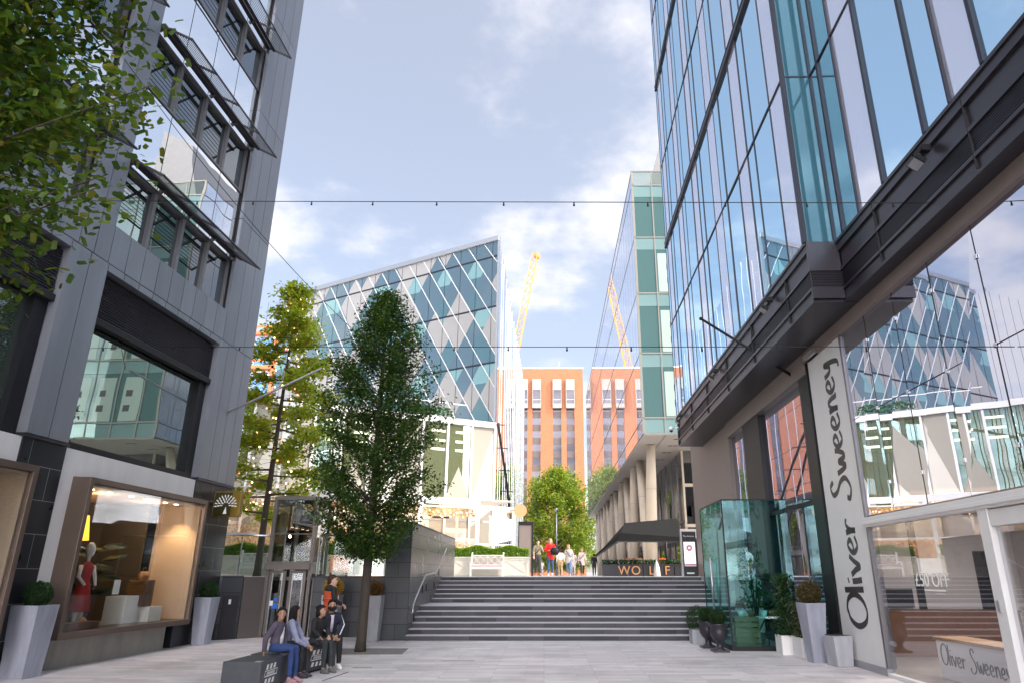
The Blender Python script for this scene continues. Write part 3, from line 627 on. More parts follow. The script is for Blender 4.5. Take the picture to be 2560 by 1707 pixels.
segs = [(-y1, -y0, k) for (y0, y1, k) in [(3.3, 3.75, 'g_sky'), (3.75, 4.5, 'g_sky'), (4.5, 5.5, 'g_pale'), (5.5, 6.9, 'g_sky'), (6.9, 7.6, 'g_sky'), (7.6, 8.4, 'g_pale')]+pattern(8.4, 20, [(1.4, 'g_sky'), (.7, 'g_sky'), (.95, 'g_pale')])]
curtain(-.4, segs, 1)
MB().box(-.95, -3.3, 8.09, -.42, -3.27, TOP).build('return_pane', M['g_teal'], B)
b = MB().box(-1.04, -3.32, 8.08, -.96, -3.2, TOP).box(-.43, -3.32, 8.08, -.36, -3.27, TOP)
for z, h in floors: b.box(-.97, -3.31, z, -.42, -3.29, z+.04)
b.build('corner_mullion', M['mull'], B)
# floodlights, camera dome
def flood(x, y, lab):
    t = thing('floodlight', lab, 'floodlight', rpos(x, y, 7.78), RA, 'floodlights along the dark band')
    MB().box(-.14, -.05, -.03, 0, .05, .07).build('bracket', M['black'], t); MB().bar((-.14, 0, .02), (-.26, 0, -.1), .05, .05).build('arm', M['black'], t)
    h = MB().add([(-.32, -.13, -.2), (-.32, .13, -.2), (-.18, .13, -.3), (-.18, -.13, -.3), (-.28, -.13, -.14), (-.28, .13, -.14), (-.14, .13, -.24), (-.14, -.13, -.24)], [(3,2,1,0),(4,5,6,7),(0,1,5,4),(1,2,6,5),(2,3,7,6),(3,0,4,7)]).build('head', M['black'], t)
    MB().quad((-.318, -.11, -.206), (-.318, .11, -.206), (-.186, .11, -.303), (-.186, -.11, -.303)).build('lens', M['grey'], t)
flood(-.4, -6.9, 'black floodlight on the band nearest the camera'); flood(-1.0, -.96, 'black floodlight just beyond the corner of the band')
flood(-1.0, 4.84, 'black floodlight halfway along the far band'); flood(-1.0, 11.2, 'black floodlight at the far end of the band')
t = thing('dome_camera', 'white security dome camera on the far end of the dark band', 'camera', rpos(-1.0, 12.4, 7.55), RA); MB().bar((0, 0, .02), (-.3, 0, .02), .05).build('arm', M['white'], t); MB().lathe([(.02, .06), (.1, .04), (.1, -.08), (.08, -.1)], (-.3, 0, 0), 14).build('housing', M['white'], t); MB().ball((-.3, 0, -.11), .075).build('dome', M['screen'], t)
# shop front: sign panel
b = MB().box(-.02, -1.93, .12, .12, 0, 6.8); b.build('sign_panel', M['white'], B, .008); MB().box(-.05, -1.99, 0, .1, .02, .13).build('kerb_base', M['grey'], B); MB().box(-.04, -2.02, .13, .12, -1.935, 6.6).build('jamb', M['frame'], B)
MB().box(-.16, -.78, 6.55, -.02, -.1, 6.68).build('sign_lamp', M['silver'], B)
GL = {  # handwriting strokes, unit = x-height 1
 'O': (1.35, [[(.75, 2.0), (.25, 1.75), (0, 1.0), (.2, .2), (.65, -.05), (1.1, .3), (1.3, 1.05), (1.1, 1.75), (.72, 2.0), (.5, 1.95)]]),
 'l': (.35, [[(.12, 2.0), (.14, 1.0), (.16, 0)]]),
 'i': (.42, [[(.14, 1.0), (.16, .5), (.2, .02)], [(.16, 1.5), (.2, 1.4)]]),
 'v': (.85, [[(0, 1.0), (.2, .5), (.34, .02), (.55, .55), (.78, 1.02)]]),
 'w': (1.1, [[(0, 1.0), (.12, .3), (.28, .02), (.5, .75), (.62, .1), (.78, .05), (.98, .6), (1.05, 1.0)]]),
 'e': (.85, [[(.08, .42), (.45, .5), (.62, .75), (.4, 1.0), (.12, .7), (.1, .3), (.35, 0), (.75, .18)]]),
 'r': (.75, [[(.1, 1.0), (.16, .4), (.14, 0), (.2, .55), (.45, .92), (.7, .85)]]),
 'S': (1.3, [[(1.0, 1.75), (.75, 2.1), (.4, 1.85), (.5, 1.35), (.9, .85), (1.0, .25), (.55, -.2), (.1, .0), (.15, .3)]]),
 'n': (.9, [[(.1, 1.0), (.14, .4), (.12, .0), (.22, .65), (.5, 1.0), (.66, .6), (.7, .1), (.85, .05)]]),
 'y': (1.0, [[(.05, 1.0), (.15, .45), (.4, .3), (.62, .95), (.6, .2), (.45, -.6), (.15, -.75)]]),
 ' ': (.7, [])}
def handwrite(mb, s, org, ax, ay, az, unit, pen, th=.006):
    x = 0
    for ch in s:
        wd, st = GL[ch]
        for p in st: ribbon(mb, catmull([(q[0]*unit+x, q[1]*unit) for q in p], 6), pen, org, ax, ay, az, th)
        x += wd*unit
    return x
b = MB(); handwrite(b, 'Oliver Sweeney', (-.021, -1.38, .78), (0, 0, 1), (0, 1, 0), (-1, 0, 0), .46, .085); b.build('sign_lettering', M['ink'], B)
# dark columns, brown panel wall, side glazing
b = MB().box(-.05, .06, 0, .3, .68, 6.8).box(.3, .68, 0, .45, .8, 6.8); b.build('column', M['black'], B)
b = MB().box(-.02, 4.5, 0, .5, 6.3, 6.8); b.build('column', M['black'], B)
MB().box(-.02, 8.2, PZ, .4, 15.2, 7.4).build('brown_wall', M['brown'], B); MB().box(.02, 8.1, .0, .38, 15, PZ-.004).build('wall_base', M['granite2'], B)
MB().box(.1, .8, .05, .13, 4.5, 6.3).build('side_pane', M['g_storeup'], B); MB().box(.1, 6.3, PZ, .13, 8.2, 6.3).build('side_pane', M['g_storeup'], B)
MB().box(.05, .8, 3.35, .12, 4.5, 3.45).build('side_transom', M['black'], B)
# big store glazing
bay = [(-2.02, -3.12), (-3.12, -4.3), (-4.3, -5.55), (-5.55, -6.8), (-6.8, -8.1), (-8.1, -9.4), (-9.4, -10.7), (-10.7, -12)]
for y1, y0 in bay: pb_ = MB().box(0, y0+.004, 2.84, .02, y1-.004, 6.55); pb_.v = [(q[0]+(RND.uniform(-.006, .006) if q[0] < .01 else 0), q[1], q[2]) for q in pb_.v]; pb_.build('upper_pane', M['g_storeup'], B)
b = MB()
for y1, y0 in bay: b.box(-.004, y0-.006, 2.84, .002, y0+.006, 6.55, 1)
b.box(-.004, -12, 4.72, .0, -2.02, 4.735, 1)
for y1, y0 in bay:
    for z in (3.35, 4.72, 6.05):
        b.box(-.02, y0-.03, z-.03, -.005, y0+.03, z+.03)
b.build('glass_fixings', [M['silver'], M['dark']], B)
b = MB().box(-.1, -12, 2.62, .06, -1.99, 2.8).box(-.13, -12, 2.66, -.1, -1.99, 2.72).box(-.08, -5.95, .02, .06, -5.72, 2.62).box(-.06, -12, 2.38, .06, -5.96, 2.6).box(-.06, -12, 0, .06, -2.02, .06)
b.build('store_frame', M['white'], B, .006)
MB().box(.0, -5.72, .07, .015, -2.05, 2.61).build('store_pane', M['g_store'], B)
MB().box(.0, -8.2, .07, .015, -5.96, 2.37).build('store_door_pane', M['g_store'], B); MB().box(-.11, -5.86, 1.27, -.08, -5.8, 1.42).build('door_button', M['silver'], B)
b = MB().box(.05, -14, -.01, 7, 2.0, .03); b.build('store_floor', M['floorin'], B)
b = MB().box(.1, 1.9, .03, 7, 2.0, 3.2).box(.13, -.3, .03, .62, -.2, 3.2).box(5.1, -14, .03, 5.2, 1.9, 3.2).box(.13, -14, 3.1, 5.2, 1.9, 3.2); b.build('store_wall', M['wallwhite'], B)
MB().box(2.6, 1.87, .03, 2.78, 1.9, 3.1).box(4.1, 1.85, .03, 4.6, 1.9, 2.3).build('store_pilaster', M['black'], B)
text('window_offer', '£50 OFF', .3, (-.006, -4.0, 1.66), (rad(90), 0, rad(-90)), M['paper'], B, .002)
b = MB()
for i in range(12): b.box(-.004, -4.38+i*.055, 1.5, -.002, -4.34+i*.055, 1.525)
b.box(-.004, -4.36, 1.46, -.002, -4.08, 1.466); b.build('window_offer_line', M['paper'], B)
for y in (-.6, -2.6, -4.8): 
    MB().lathe([(.09, 3.085), (.09, 3.095)], (2.2, y, 0), 12).build('store_downlight', M['spot'], B)
pl = bpy.data.lights.new('store_glow', 'AREA'); pl.energy = 110; pl.color = (1, .9, .8); pl.size = 3
po = bpy.data.objects.new('store_glow', pl); COL.objects.link(po); po.parent = B; po.location = (2.6, -2.2, 3.05)
# store furniture
t = thing('reception_desk', 'white reception desk with handwritten lettering and light wood top', 'desk', rpos(.75, -2.3, .03), RA)
MB().box(0, -2.5, 0, .5, .0, .62).build('body', M['white'], t, .01); MB().box(-.03, -2.55, .62, .55, .03, .67).build('top', M['lightwood'], t)
b = MB(); handwrite(b, 'Oliver Sweeney', (-.002, -.13, .24), (0, -1, -.02), (0, 0, 1), (-1, 0, 0), .165, .026, .004); b.build('desk_lettering', M['ink'], t)
t = thing('shop_counter', 'long dark wooden counter across the back of the store', 'counter', rpos(1.2, 1.0, .03), RA); MB().box(0, 0, 0, 3.2, .55, .92).build('body', M['wood'], t, .01); MB().box(-.02, -.02, .92, 3.22, .57, .96).build('top', M['wood'], t)
t = thing('wall_screen', 'black screen mounted on the back wall of the store', 'screen', rpos(1.75, 1.84, 1.02), RA); MB().box(0, -.02, 0, .72, .03, .42).build('panel', M['screen'], t, .006); MB().tube([(.1, .03, .42), (.05, .04, .6), (.12, .04, .78)], .008, 5).build('cable', M['black'], t)
t = thing('pole', 'black pole slanting out from the right building above the shops', 'pole', rpos(-.02, 1.0, 6.5)); e = Vector((3.73, 18, 8.65))-t.location
e = Vector((4.25, 17.3, 8.3))-t.location
MB().tube([(0, 0, 0), e], [.04, .035], 8).build('shaft', M['black'], t); MB().ball(e, .05).build('tip', M['black'], t)

# ------------------------------------------------------------------ long glazed block on stilts beyond the tower
T = thing('stilted_block', 'long mirror glass office block raised on slanted stone columns beyond the steps', 'building', (5.9, 40, 0), rad(-.5))
rows = [9.67, 10.62, 14.65, 18.62, 22.56, 26.45, 27.53]
b = MB(); b.prism([(.25, .6), (14, .6), (14, 54), (.25, 62)], (0, 0, 9.9), (1, 0, 0), (0, 1, 0), (0, 0, 16.5)); b.build('structure_core', M['dark'], T)  # unseen far end cut slantwise to let sun onto the plane tree
MB().box(0, .1, 9.72, .05, 62, 27.5).build('side_glass', M['g_tower'], T)
b = MB()
for z in rows[1:-1]: b.box(-.015, .06, z-.03, 0, 62, z+.03)
yy = 1.5
while yy < 62: b.box(-.008, yy-.012, 9.7, 0, yy+.012, 27.5); yy += 1.5
b.box(-.02, .0, 27.48, .06, 62, 27.56); b.build('side_joints', M['frame'], T)
b = MB()
for z in rows: b.box(-.03, -.05, z-.045, 8.2, .04, z+.045)
b.box(-.05, -.05, 9.67, .1, .06, 27.55); b.box(8.1, -.05, 9.67, 8.2, .06, 27.55)
for x in (1.3, 2.9, 4.5, 6.2): b.box(x-.04, -.04, 9.67, x+.04, .04, 27.5)
b.build('end_frame', M['endframe'], T)
for i in range(5):
    z0, z1 = rows[i], rows[i+1]
    for x0, x1 in ((.1, 1.26), (1.34, 2.86), (2.94, 4.46), (4.54, 6.16), (6.24, 8.1)):
        if i == 0: MB().box(x0, -.01, z0+.06, x1, .02, z1-.06).build('end_pane', M['g_endl'], T); continue
        MB().box(x0, -.01, z0+.06, x1, .02, z1-.9).build('end_pane', M['g_end'], T); MB().box(x0, -.012, z1-.88, x1, .02, z1-.06).build('end_pane', M['g_endl'], T)
    if i: 
        if i < 4:
            b = MB()
            for xo in (1.42, 3.1, 4.8): b.box(xo, -.018, z0+.1, xo+1.1, -.013, z1-1.15)
            b.build('inner_panel', M['g_endw'], T); b = MB()
            for xo in (1.42, 3.1, 4.8):
                for zz_ in (.7, 1.65): b.box(xo+.55, -.024, z0+zz_, xo+.92, -.019, z0+zz_+.4)
            b.build('inner_port', M['char'], T)
MB().box(1.3, 0, 26.5, 8.1, .02, 27.45).build('parapet_glass', M['g_bal'], T); MB().box(.1, 0, 26.5, 1.26, .02, 27.45).build('parapet_glass', M['g_bal'], T)
b = MB().prism([(1.2, 26.4), (5, 26.4), (5, 33), (2.55, 31.5)], (0, 1.4, 0), (1, 0, 0), (0, 0, 1), (0, 8, 0)); b.build('roof_plant_room', M['roof'], T)
b = MB().box(.0, -.02, 9.58, 14, 53, 9.66).box(0, 53, 9.58, 3, 62, 9.66); b.box(1.3, -.02, 9.572, 1.33, 62, 9.58, 1)
for y in (1.2, 3.4, 6, 9, 12, 16): 
    for x in (2.0, 2.35): b.box(x, y, 9.57, x+.28, y+.22, 9.58, 1)
b.build('soffit', [M['soffit'], M['char']], T)
def stilt(p, q, r0, r1):
    m_ = MB(); p, q = Vector(p), Vector(q); m_.tube([p, p.lerp(q, .35), p.lerp(q, .7), q], [r0, r0*.98, r0*.9, r1], 18)
    for f in (.3, .66): c = p.lerp(q, f); m_.tube([c-Vector((0, 0, .012)), c+Vector((0, 0, .012))], r0*1.005, 18, 1)
    m_.build('stilt_column', [M['cream'], M['grey']], T)
for k in range(6):
    y = 6.4+9.4*k; stilt((.95, y-.3, PZ), (.85, y-3.3, 9.6), .37, .26); stilt((.95, y+.3, PZ), (.95, y+3.2, 9.6), .37, .26)
b = MB().box(3.2, 5.2, PZ, 3.25, 60, 9.58); b.build('arcade_glass', M['g_under'], T)
b = MB()
for i in range(24): y = 5.2+2.3*i; b.box(3.14, y-.04, PZ, 3.2, y+.04, 9.58)
b.box(3.13, 5.2, 5.0, 3.2, 60, 5.1); b.box(3.1, 5.1, PZ, 3.22, 5.24, 9.58, 1); b.box(3.2, 5.1, 7.2, 8, 5.2, 7.4, 1); b.box(3.2, 5.1, 4.65, 8, 5.2, 4.85, 1)
b.build('arcade_frame', [M['frame'], M['cream']], T); MB().box(3.24, 5.26, PZ, 8, 5.3, 9.57).build('arcade_glass', M['g_under'], T)
MB().box(5.5, 6, PZ, 14, 53, 9.57).build('arcade_core', M['dark'], T)
MB().box(1.8, 3.6, 3.95, 9, 60, 4.45).build('mezzanine', M['soffit'], T)

# ------------------------------------------------------------------ diamond clad building
D = thing('diamond_building', 'building clad in white and blue diamond panels over a glazed white hall', 'building', (-3.2, 44, 0))
da = Vector((-.866, .5, 0)); dn = Vector((-.5, -.866, 0)); ZB, ZT = 11.15, 24.62
def clip(poly, f):      # keep the part of poly where f >= 0
    out = []
    for i in range(len(poly)):
        a, c = poly[i], poly[(i+1) % len(poly)]; fa, fc = f(a), f(c)
        if fa >= 0: out.append(a)
        if (fa >= 0) != (fc >= 0):
            t_ = fa/(fa-fc); out.append((a[0]+(c[0]-a[0])*t_, a[1]+(c[1]-a[1])*t_))
    return out
SL = 1.62; W_ = 1.41; SMAX = 22.5; rg = random.Random(23)
fl = [ZB, 15.35, 19.4, 23.25, 24.42]
b = MB()
def face2(poly, mi, off=0): b.add([tuple(da*p[0]+dn*off+Vector((0, 0, p[1]))) for p in poly], [tuple(range(len(poly)))], mi)
for i in range(-2, 36):                     # strips between the slanting white lines
    if i % 2 == 0 or rg.random() < .45: seed_ = rg.random()
    rg = random.Random(int(seed_*1e6)); run = 0; st = rg.choice((0, 1))
    for j in range(-32, 34):
        if run <= 0: st = 1-st; run = rg.choice((2, 3, 3, 4, 5) if st else (1, 2, 2, 3))
        run -= 1
        # cell between A lines i,i+1 and B lines j,j+1  (A: s = a - (ZT-z)/SL ; B: s = c + (ZT-z)/SL)
        A0, A1 = 1.27+W_*(i-1), 1.27+W_*i; B0, B1 = W_*j-.14, W_*(j+1)-.14
        def X(a_, c_): h = (a_-c_)/2; return ((a_+c_)/2, ZT-h*SL)
        cell = [X(A0, B0), X(A1, B0), X(A1, B1), X(A0, B1)]
        if max(p[1] for p in cell) < ZB or min(p[1] for p in cell) > ZT or max(p[0] for p in cell) < 0 or min(p[0] for p in cell) > SMAX: continue
        for f0, f1 in zip(fl[:-1], fl[1:]):
            p = clip(clip(clip(clip(cell, lambda q: q[1]-f0), lambda q: f1-q[1]), lambda q: q[0]), lambda q: SMAX-q[0])
            if len(p) < 3: continue
            if st == 0: face2(p, 0)
            elif f1 > 24: face2(p, 1)
            else:
                zb = f1-1.35
                up_, dn_ = clip(p, lambda q: q[1]-zb), clip(p, lambda q: zb-q[1])
                teal = (int(cell[0][0]*1.7)+int(f0)) % 5
                if len(up_) > 2: face2(up_, 3 if teal < 2 else 2 if teal == 2 else 1)
                if len(dn_) > 2: face2(dn_, 2 if teal < 2 else 1)
b.build('diamond_cladding', [M['white_panel'], M['g_dblue'], M['g_dteal'], M['g_dblind']], D)
b = MB()
def seg(p, q, wd, off=.02, m=0): b.bar(da*p[0]+dn*off+Vector((0, 0, p[1])), da*q[0]+dn*off+Vector((0, 0, q[1])), wd, .05, dn, m)
for i in range(0, 36):
    s0 = 1.27+W_*i; s1 = s0-(ZT-ZB)/SL; z1 = ZB
    if s1 < 0: z1 = ZT-s0*SL; s1 = 0
    if s0 > SMAX: continue
    seg((s0, ZT-.25), (s1, z1), .05)
b.build('slanting_bars', M['white'], D); b = MB()
for z in fl[1:4]: b.bar(dn*.012+Vector((0, 0, z)), da*SMAX+dn*.012+Vector((0, 0, z)), .11, .03, dn)
for i in range(26): b.bar(da*(.55+W_*i)+dn*.006+Vector((0, 0, ZB)), da*(.55+W_*i)+dn*.006+Vector((0, 0, ZT)), .03, .012, dn)
b.build('floor_lines', M['mull'], D); b = MB()
b.bar(dn*.05+Vector((0, 0, 24.6)), da*SMAX+dn*.05+Vector((0, 0, 24.6)), .36, .2, dn); b.bar(dn*.02+Vector((0, 0, ZB)), dn*.02+Vector((0, 0, 24.7)), .14, .14, dn)
b.build('roof_edge', M['silver'], D)
# east face: fritted glass with fins
ea = Vector((math.sin(rad(1.0)), math.cos(rad(1.0)), 0)); en = Vector((ea.y, -ea.x, 0))
MB().add([tuple(en*.02), tuple(en*.02+ea*41), tuple(en*.02+ea*41+Vector((0, 0, 24.7))), tuple(en*.02+Vector((0, 0, 24.7)))], [(0, 1, 2, 3)]).build('side_glass', M['g_fin'], D)
b = MB(); r3 = random.Random(4)
for i in range(20):
    y = .3+i*2+r3.random(); b.bar(ea*y+en*.03+Vector((0, 0, PZ)), ea*y+en*.03+Vector((0, 0, 24.6)), .02, .04+.05*r3.random(), ea)
b.build('side_fins', M['silver'], D)
# core volume (prism)
p0 = Vector((0, 0, 0))-dn*.25; 
poly = [Vector((-.3, .25, 0)), da*SMAX-dn*.3, da*SMAX-dn*.3+Vector((10, 30, 0)), Vector((-.1, 41, 0))]
b = MB(); b.add([tuple(p+Vector((0, 0, ZB+.02))) for p in poly]+[tuple(p+Vector((0, 0, 24.3))) for p in poly], [(3, 2, 1, 0), (4, 5, 6, 7)]+[(i, (i+1) % 4, 4+(i+1) % 4, 4+i) for i in range(4)]); b.build('structure_core', M['dark'], D)
# lower hall
la = Vector((-.877, -.48, 0)); ln = Vector((.48, -.877, 0)); LZ = 10.85; LL = 21
b = MB(); nb = 13; wb = 1.62; rg = random.Random(3)
def lface(poly, mi, off=0): b.add([tuple(la*p[0]+ln*off+Vector((0, 0, p[1]))) for p in poly], [tuple(range(len(poly)))], mi)
HZ_ = LZ-PZ
for k in range(nb):
    s0, s1 = k*wb, (k+1)*wb
    for s_ in range(2):
        pass
    # triangular shards: white / pale stone / glass
    zt, zm, zl = LZ, PZ+HZ_*.52, PZ+HZ_*.3
    kind = k % 4
    if kind == 0: lface([(s0, zt), (s1, zt), (s1, zm-.6)], 1); lface([(s0, zt), (s1, zm-.6), (s1, zl), (s0, zl+1.3)], 0) ; lface([(s0, zl+1.3), (s1, zl), (s1, PZ), (s0, PZ)], 1)
    elif kind == 1: lface([(s0, zt), (s1, zt), (s1, zm-.2), (s0+.8, zm+1.7), (s0, zm-.4)], 2); lface([(s0, zm-.4), (s0+.8, zm+1.7), (s1, zm-.2), (s1, zl), (s0, zl)], 1); lface([(s0, zl), (s1, zl), (s1, PZ), (s0, PZ)], 0)
    elif kind == 2: lface([(s0, zt), (s1, zt), (s1, zm+.6), (s0+.95, zl+.5), (s0, zm-.2)], 2); lface([(s0, zm-.2), (s0+.95, zl+.5), (s0+.95, PZ), (s0, PZ)], 1); lface([(s0+.95, zl+.5), (s1, zm+.6), (s1, PZ), (s0+.95, PZ)], 0)
    else: lface([(s0, zt), (s1, zt-2.2), (s1, zm-1.5), (s0, zm+.6)], 1); lface([(s0, zt), (s1, zt), (s1, zt-2.2)], 2); lface([(s0, zm+.6), (s1, zm-1.5), (s1, PZ), (s0, PZ)], 0)
b.build('shard_cladding', [M['lowwhite'], M['lowgrey'], M['g_low']], D)
b = MB()
for k in range(nb+1): b.bar(la*(k*wb)+ln*.05+Vector((0, 0, PZ)), la*(k*wb)+ln*.05+Vector((0, 0, LZ)), .13, .12, ln)
b.bar(ln*.04+Vector((0, 0, LZ+.12)), la*LL+ln*.04+Vector((0, 0, LZ+.12)), .36, .3, ln); b.build('white_posts', M['white'], D)
b = MB().bar(ln*.02+Vector((0, 0, 4.9)), la*LL+ln*.02+Vector((0, 0, 4.9)), .05, .03, ln); b.build('panel_joint', M['grey'], D)
b = MB()
for k in range(8):
    for z in (10.3, 9.7, 9.15): MB().bar(la*(1.8+k*1.6)+ln*.012+Vector((0, 0, z)), la*(2.7+k*1.6)+ln*.012+Vector((0, 0, z)), .14, .01, ln).build('ceiling_tube', M['tube'], D) if k % 4 in (0, 1) else None

poly = [la*0-ln*.1, la*LL-ln*.1, la*LL-ln*8, da*20-dn*2, Vector((-.4, 3, 0))]
b = MB(); n_ = len(poly); b.add([tuple(p+Vector((0, 0, PZ+.01))) for p in poly]+[tuple(p+Vector((0, 0, LZ-.02))) for p in poly], [tuple(range(n_))[::-1], tuple(range(n_, 2*n_))]+[(i, (i+1) % n_, n_+(i+1) % n_, n_+i) for i in range(n_)]); b.build('hall_core', M['offwhite'], D)
# terrace rail, chain mast on the corner
b = MB().bar(la*2+ln*.02+Vector((0, 0, 12.1)), la*10+ln*.02+Vector((0, 0, 12.1)), .05); b.build('terrace_rail', M['white'], D)
MB().bar(la*1.8+ln*.01+Vector((0, 0, 11.6)), la*10+ln*.01+Vector((0, 0, 11.6)), .02, .9, Vector((0, 0, 1))).build('terrace_glass', M['g_bal'], D) if False else None
b = MB().tube([(.2, -.2, 11.1), (.55, 4, 8.2), (.8, 9, 5.0)], .09, 6)
for k in range(5): q = Vector((.2, -.2, 11.1)).lerp(Vector((.8, 9, 5.0)), .02+k*.2); b.bar(q+Vector((-.35, 0, .1)), q+Vector((.45, 0, .05)), .09, .06)
b.build('canopy_strut', M['char'], D)
for (dx_, dz, lab) in ((5.2, 11.15, 'green planting on the terrace of the diamond building'),):
    o = leaf_mesh('terrace_planting', [tuple(Vector((-3.2, 44, 0))+la*(3.0+3.2*NP.random())-ln*.3+Vector((NP.normal()*.1, NP.normal()*.1, 11.35+.5*NP.random()))) for _ in range(700)], .16, leafmat('terrace_leaf', [(.04, .14, .07), (.08, .25, .13)])); tag(o, lab, 'plants')

# ------------------------------------------------------------------ far buildings
M['bay'] = pm('bay_concrete', (.26, .23, .2), .7)
K = thing('brick_block', 'tall orange brick office block with window strips closing the street', 'building', (-34, 170, 0))
bk = brickmat('orange_brick', (.25, .08, .032), (.33, .115, .045), (.23, .09, .042), .45, .15, .012, .75, .5, (rad(90), 0, 0), .2, .6)
bxs = []; x = 43.9-2.2
while x > 12:
    bxs += [x-2.05, x-2.05-3.35]; x -= 8.55
b = MB(); b.box(0, .5, 0, 44, 20, 52.4); b.box(0, -.25, 49, 44, .5, 52.4)
edges = sorted(bxs); px = 0
for e in edges: b.box(px, -.5, 0, e, .5, 49); px = e+2.05
b.box(px, -.5, 0, 44, .5, 49); 
b.build('brick_piers', bk, K); b = MB(); b.box(-.05, -.3, 52.4, 44.1, 1.5, 52.75); b.build('roof_edge', M['offwhite'], K)
g = MB(); sp2 = MB()
for e in edges:
    z = 3
    while z < 41.5:
        if z > 12: MB().box(e, .1, z+1.25, e+2.05, .3, z+3.0).build('window', M['g_brick'], K)
        sp2.box(e, .0, z-.35, e+2.05, .4, z+1.25); z += 3.35
    b = MB().box(e-.1, -1.4, 41.8, e+2.15, .3, 42.9).box(e-.1, -1.4, 46.4, e+2.15, .3, 49.3).box(e-.1, -1.4, 42.9, e+.05, .3, 46.4).box(e+2.0, -1.4, 42.9, e+2.15, .3, 46.4)
    o = b.build('projecting_bay', M['bay'], K); MB().box(e+.05, -1.2, 42.9, e+2.0, -1.1, 46.4).box(e+.05, -1.25, 43.9, e+2.0, -1.09, 44.0, 1).build('bay_window', [M['g_brick'], M['lowwhite']], o)
sp2.build('spandrels', pm('mauve_spandrel', (.07, .05, .046), .5, 0, .3, .4), K)
MB().tube([(38, 5, 52.7), (38, 5, 56)], .06, 5).build('aerial', M['grey'], K)
F = thing('construction_block', 'block under construction with orange steel edges seen behind the oak tree', 'building', (-84, 140, 1.7)); F.scale = (2, 2, 2)
b = MB().box(9.6, .3, 0, 14, 6, 24); b.build('structure_core', M['offwhite'], F); b = MB()
for z in (12.8, 16.8, 20.8, 24.6): b.box(9.5, -.5, z, 14.2, .3, z+.35); b.box(9.5, -.5, z+.8, 14.2, -.4, z+1.0)
for x in (10.4, 13): b.box(x, -.5, 12, x+.3, -.1, 26)
b.build('orange_edges', M['orange'], F); b = MB()
for i in (4,):
    for z in (13.3, 17.3, 21.3): b.box(.4+2.6*i, .1, z, 2.5+2.6*i, .25, z+3)
b.build('wrapped_windows', pm('blue_wrap', (.12, .3, .6), .5, 0, .5, .6), F)
Cc = thing('tower_crane', 'yellow lattice tower crane jib rising behind the diamond building', 'crane', (-12, 175, 0))
b = MB(); p = Vector((0, 0, 35)); q = Vector((9.5, 0, 88)); d = (q-p).normalized(); sx_ = Vector((d.z, 0, -d.x)); n_ = 22
for k in range(n_+1):
    c = p.lerp(q, k/n_); h = 2.0-(.5*k/n_)
    a1, a2, a3 = c+sx_*-h/2, c+sx_*h/2+Vector((0, .7, 0)), c+sx_*h/2-Vector((0, .7, 0))
    if k:
        for u_, v_ in zip((a1, a2, a3), pv): b.bar(u_, v_, .2)
        b.bar(pv[0], a2, .09); b.bar(pv[0], a3, .09)
    b.bar(a1, a2, .09); b.bar(a1, a3, .09); pv = (a1, a2, a3)
b.build('jib', M['yellow'], Cc); b = MB().bar((0, 0, 0), (0, 0, 36), 2.0); b.build('mast', M['yellow'], Cc); MB().box(-2, -1, 34, 2, 1, 37).build('cab', M['yellow'], Cc)
b = MB().ball((q.x+.6, 0, q.z-1), .9).bar((q.x+.3, 0, q.z-9), (q.x+.3, 0, q.z-1), .12); b.build('pulley', M['yellow'], Cc)
# ------------------------------------------------------------------ trees
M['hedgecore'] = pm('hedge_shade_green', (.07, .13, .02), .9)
LEAF = leafmat('hornbeam_leaf', [(.016, .045, .012), (.027, .07, .015), (.045, .1, .018), (.065, .125, .018), (.03, .075, .016), (.12, .16, .018)], .35)
OAK = leafmat('oak_leaf', [(.15, .24, .025), (.22, .31, .03), (.3, .36, .035), (.19, .28, .025), (.36, .36, .035), (.38, .27, .03)], .5)
PLANE = leafmat('plane_leaf', [(.06, .12, .015), (.12, .19, .02), (.2, .27, .03), (.28, .3, .03)], .45)
BOX = leafmat('box_leaf', [(.012, .04, .01), (.02, .06, .014), (.03, .085, .02)], .25)
HEDGE = leafmat('hedge_leaf', [(.12, .24, .03), (.2, .34, .035), (.3, .42, .045)], .4)
BROWNB = leafmat('brown_box_leaf', [(.06, .05, .015), (.11, .065, .02), (.05, .06, .015), (.16, .09, .03)], .25)
GOLDB = leafmat('golden_box_leaf', [(.16, .07, .012), (.26, .12, .02), (.2, .1, .015)], .25)
YELB = leafmat('yellow_box_leaf', [(.45, .26, .04), (.55, .34, .06), (.35, .22, .04)], .25)
PINKF = leafmat('blossom_petal', [(.6, .28, .26), (.7, .5, .42), (.35, .3, .2), (.75, .6, .5), (.2, .2, .1)], .3)
FICUS = leafmat('ficus_leaf', [(.01, .05, .02), (.02, .08, .03), (.04, .11, .04)], .2, .25)
def prof(tab, z):
    for (z0, r0), (z1, r1) in zip(tab[:-1], tab[1:]):
        if z0 <= z <= z1: return r0+(r1-r0)*(z-z0)/(z1-z0)
    return .1
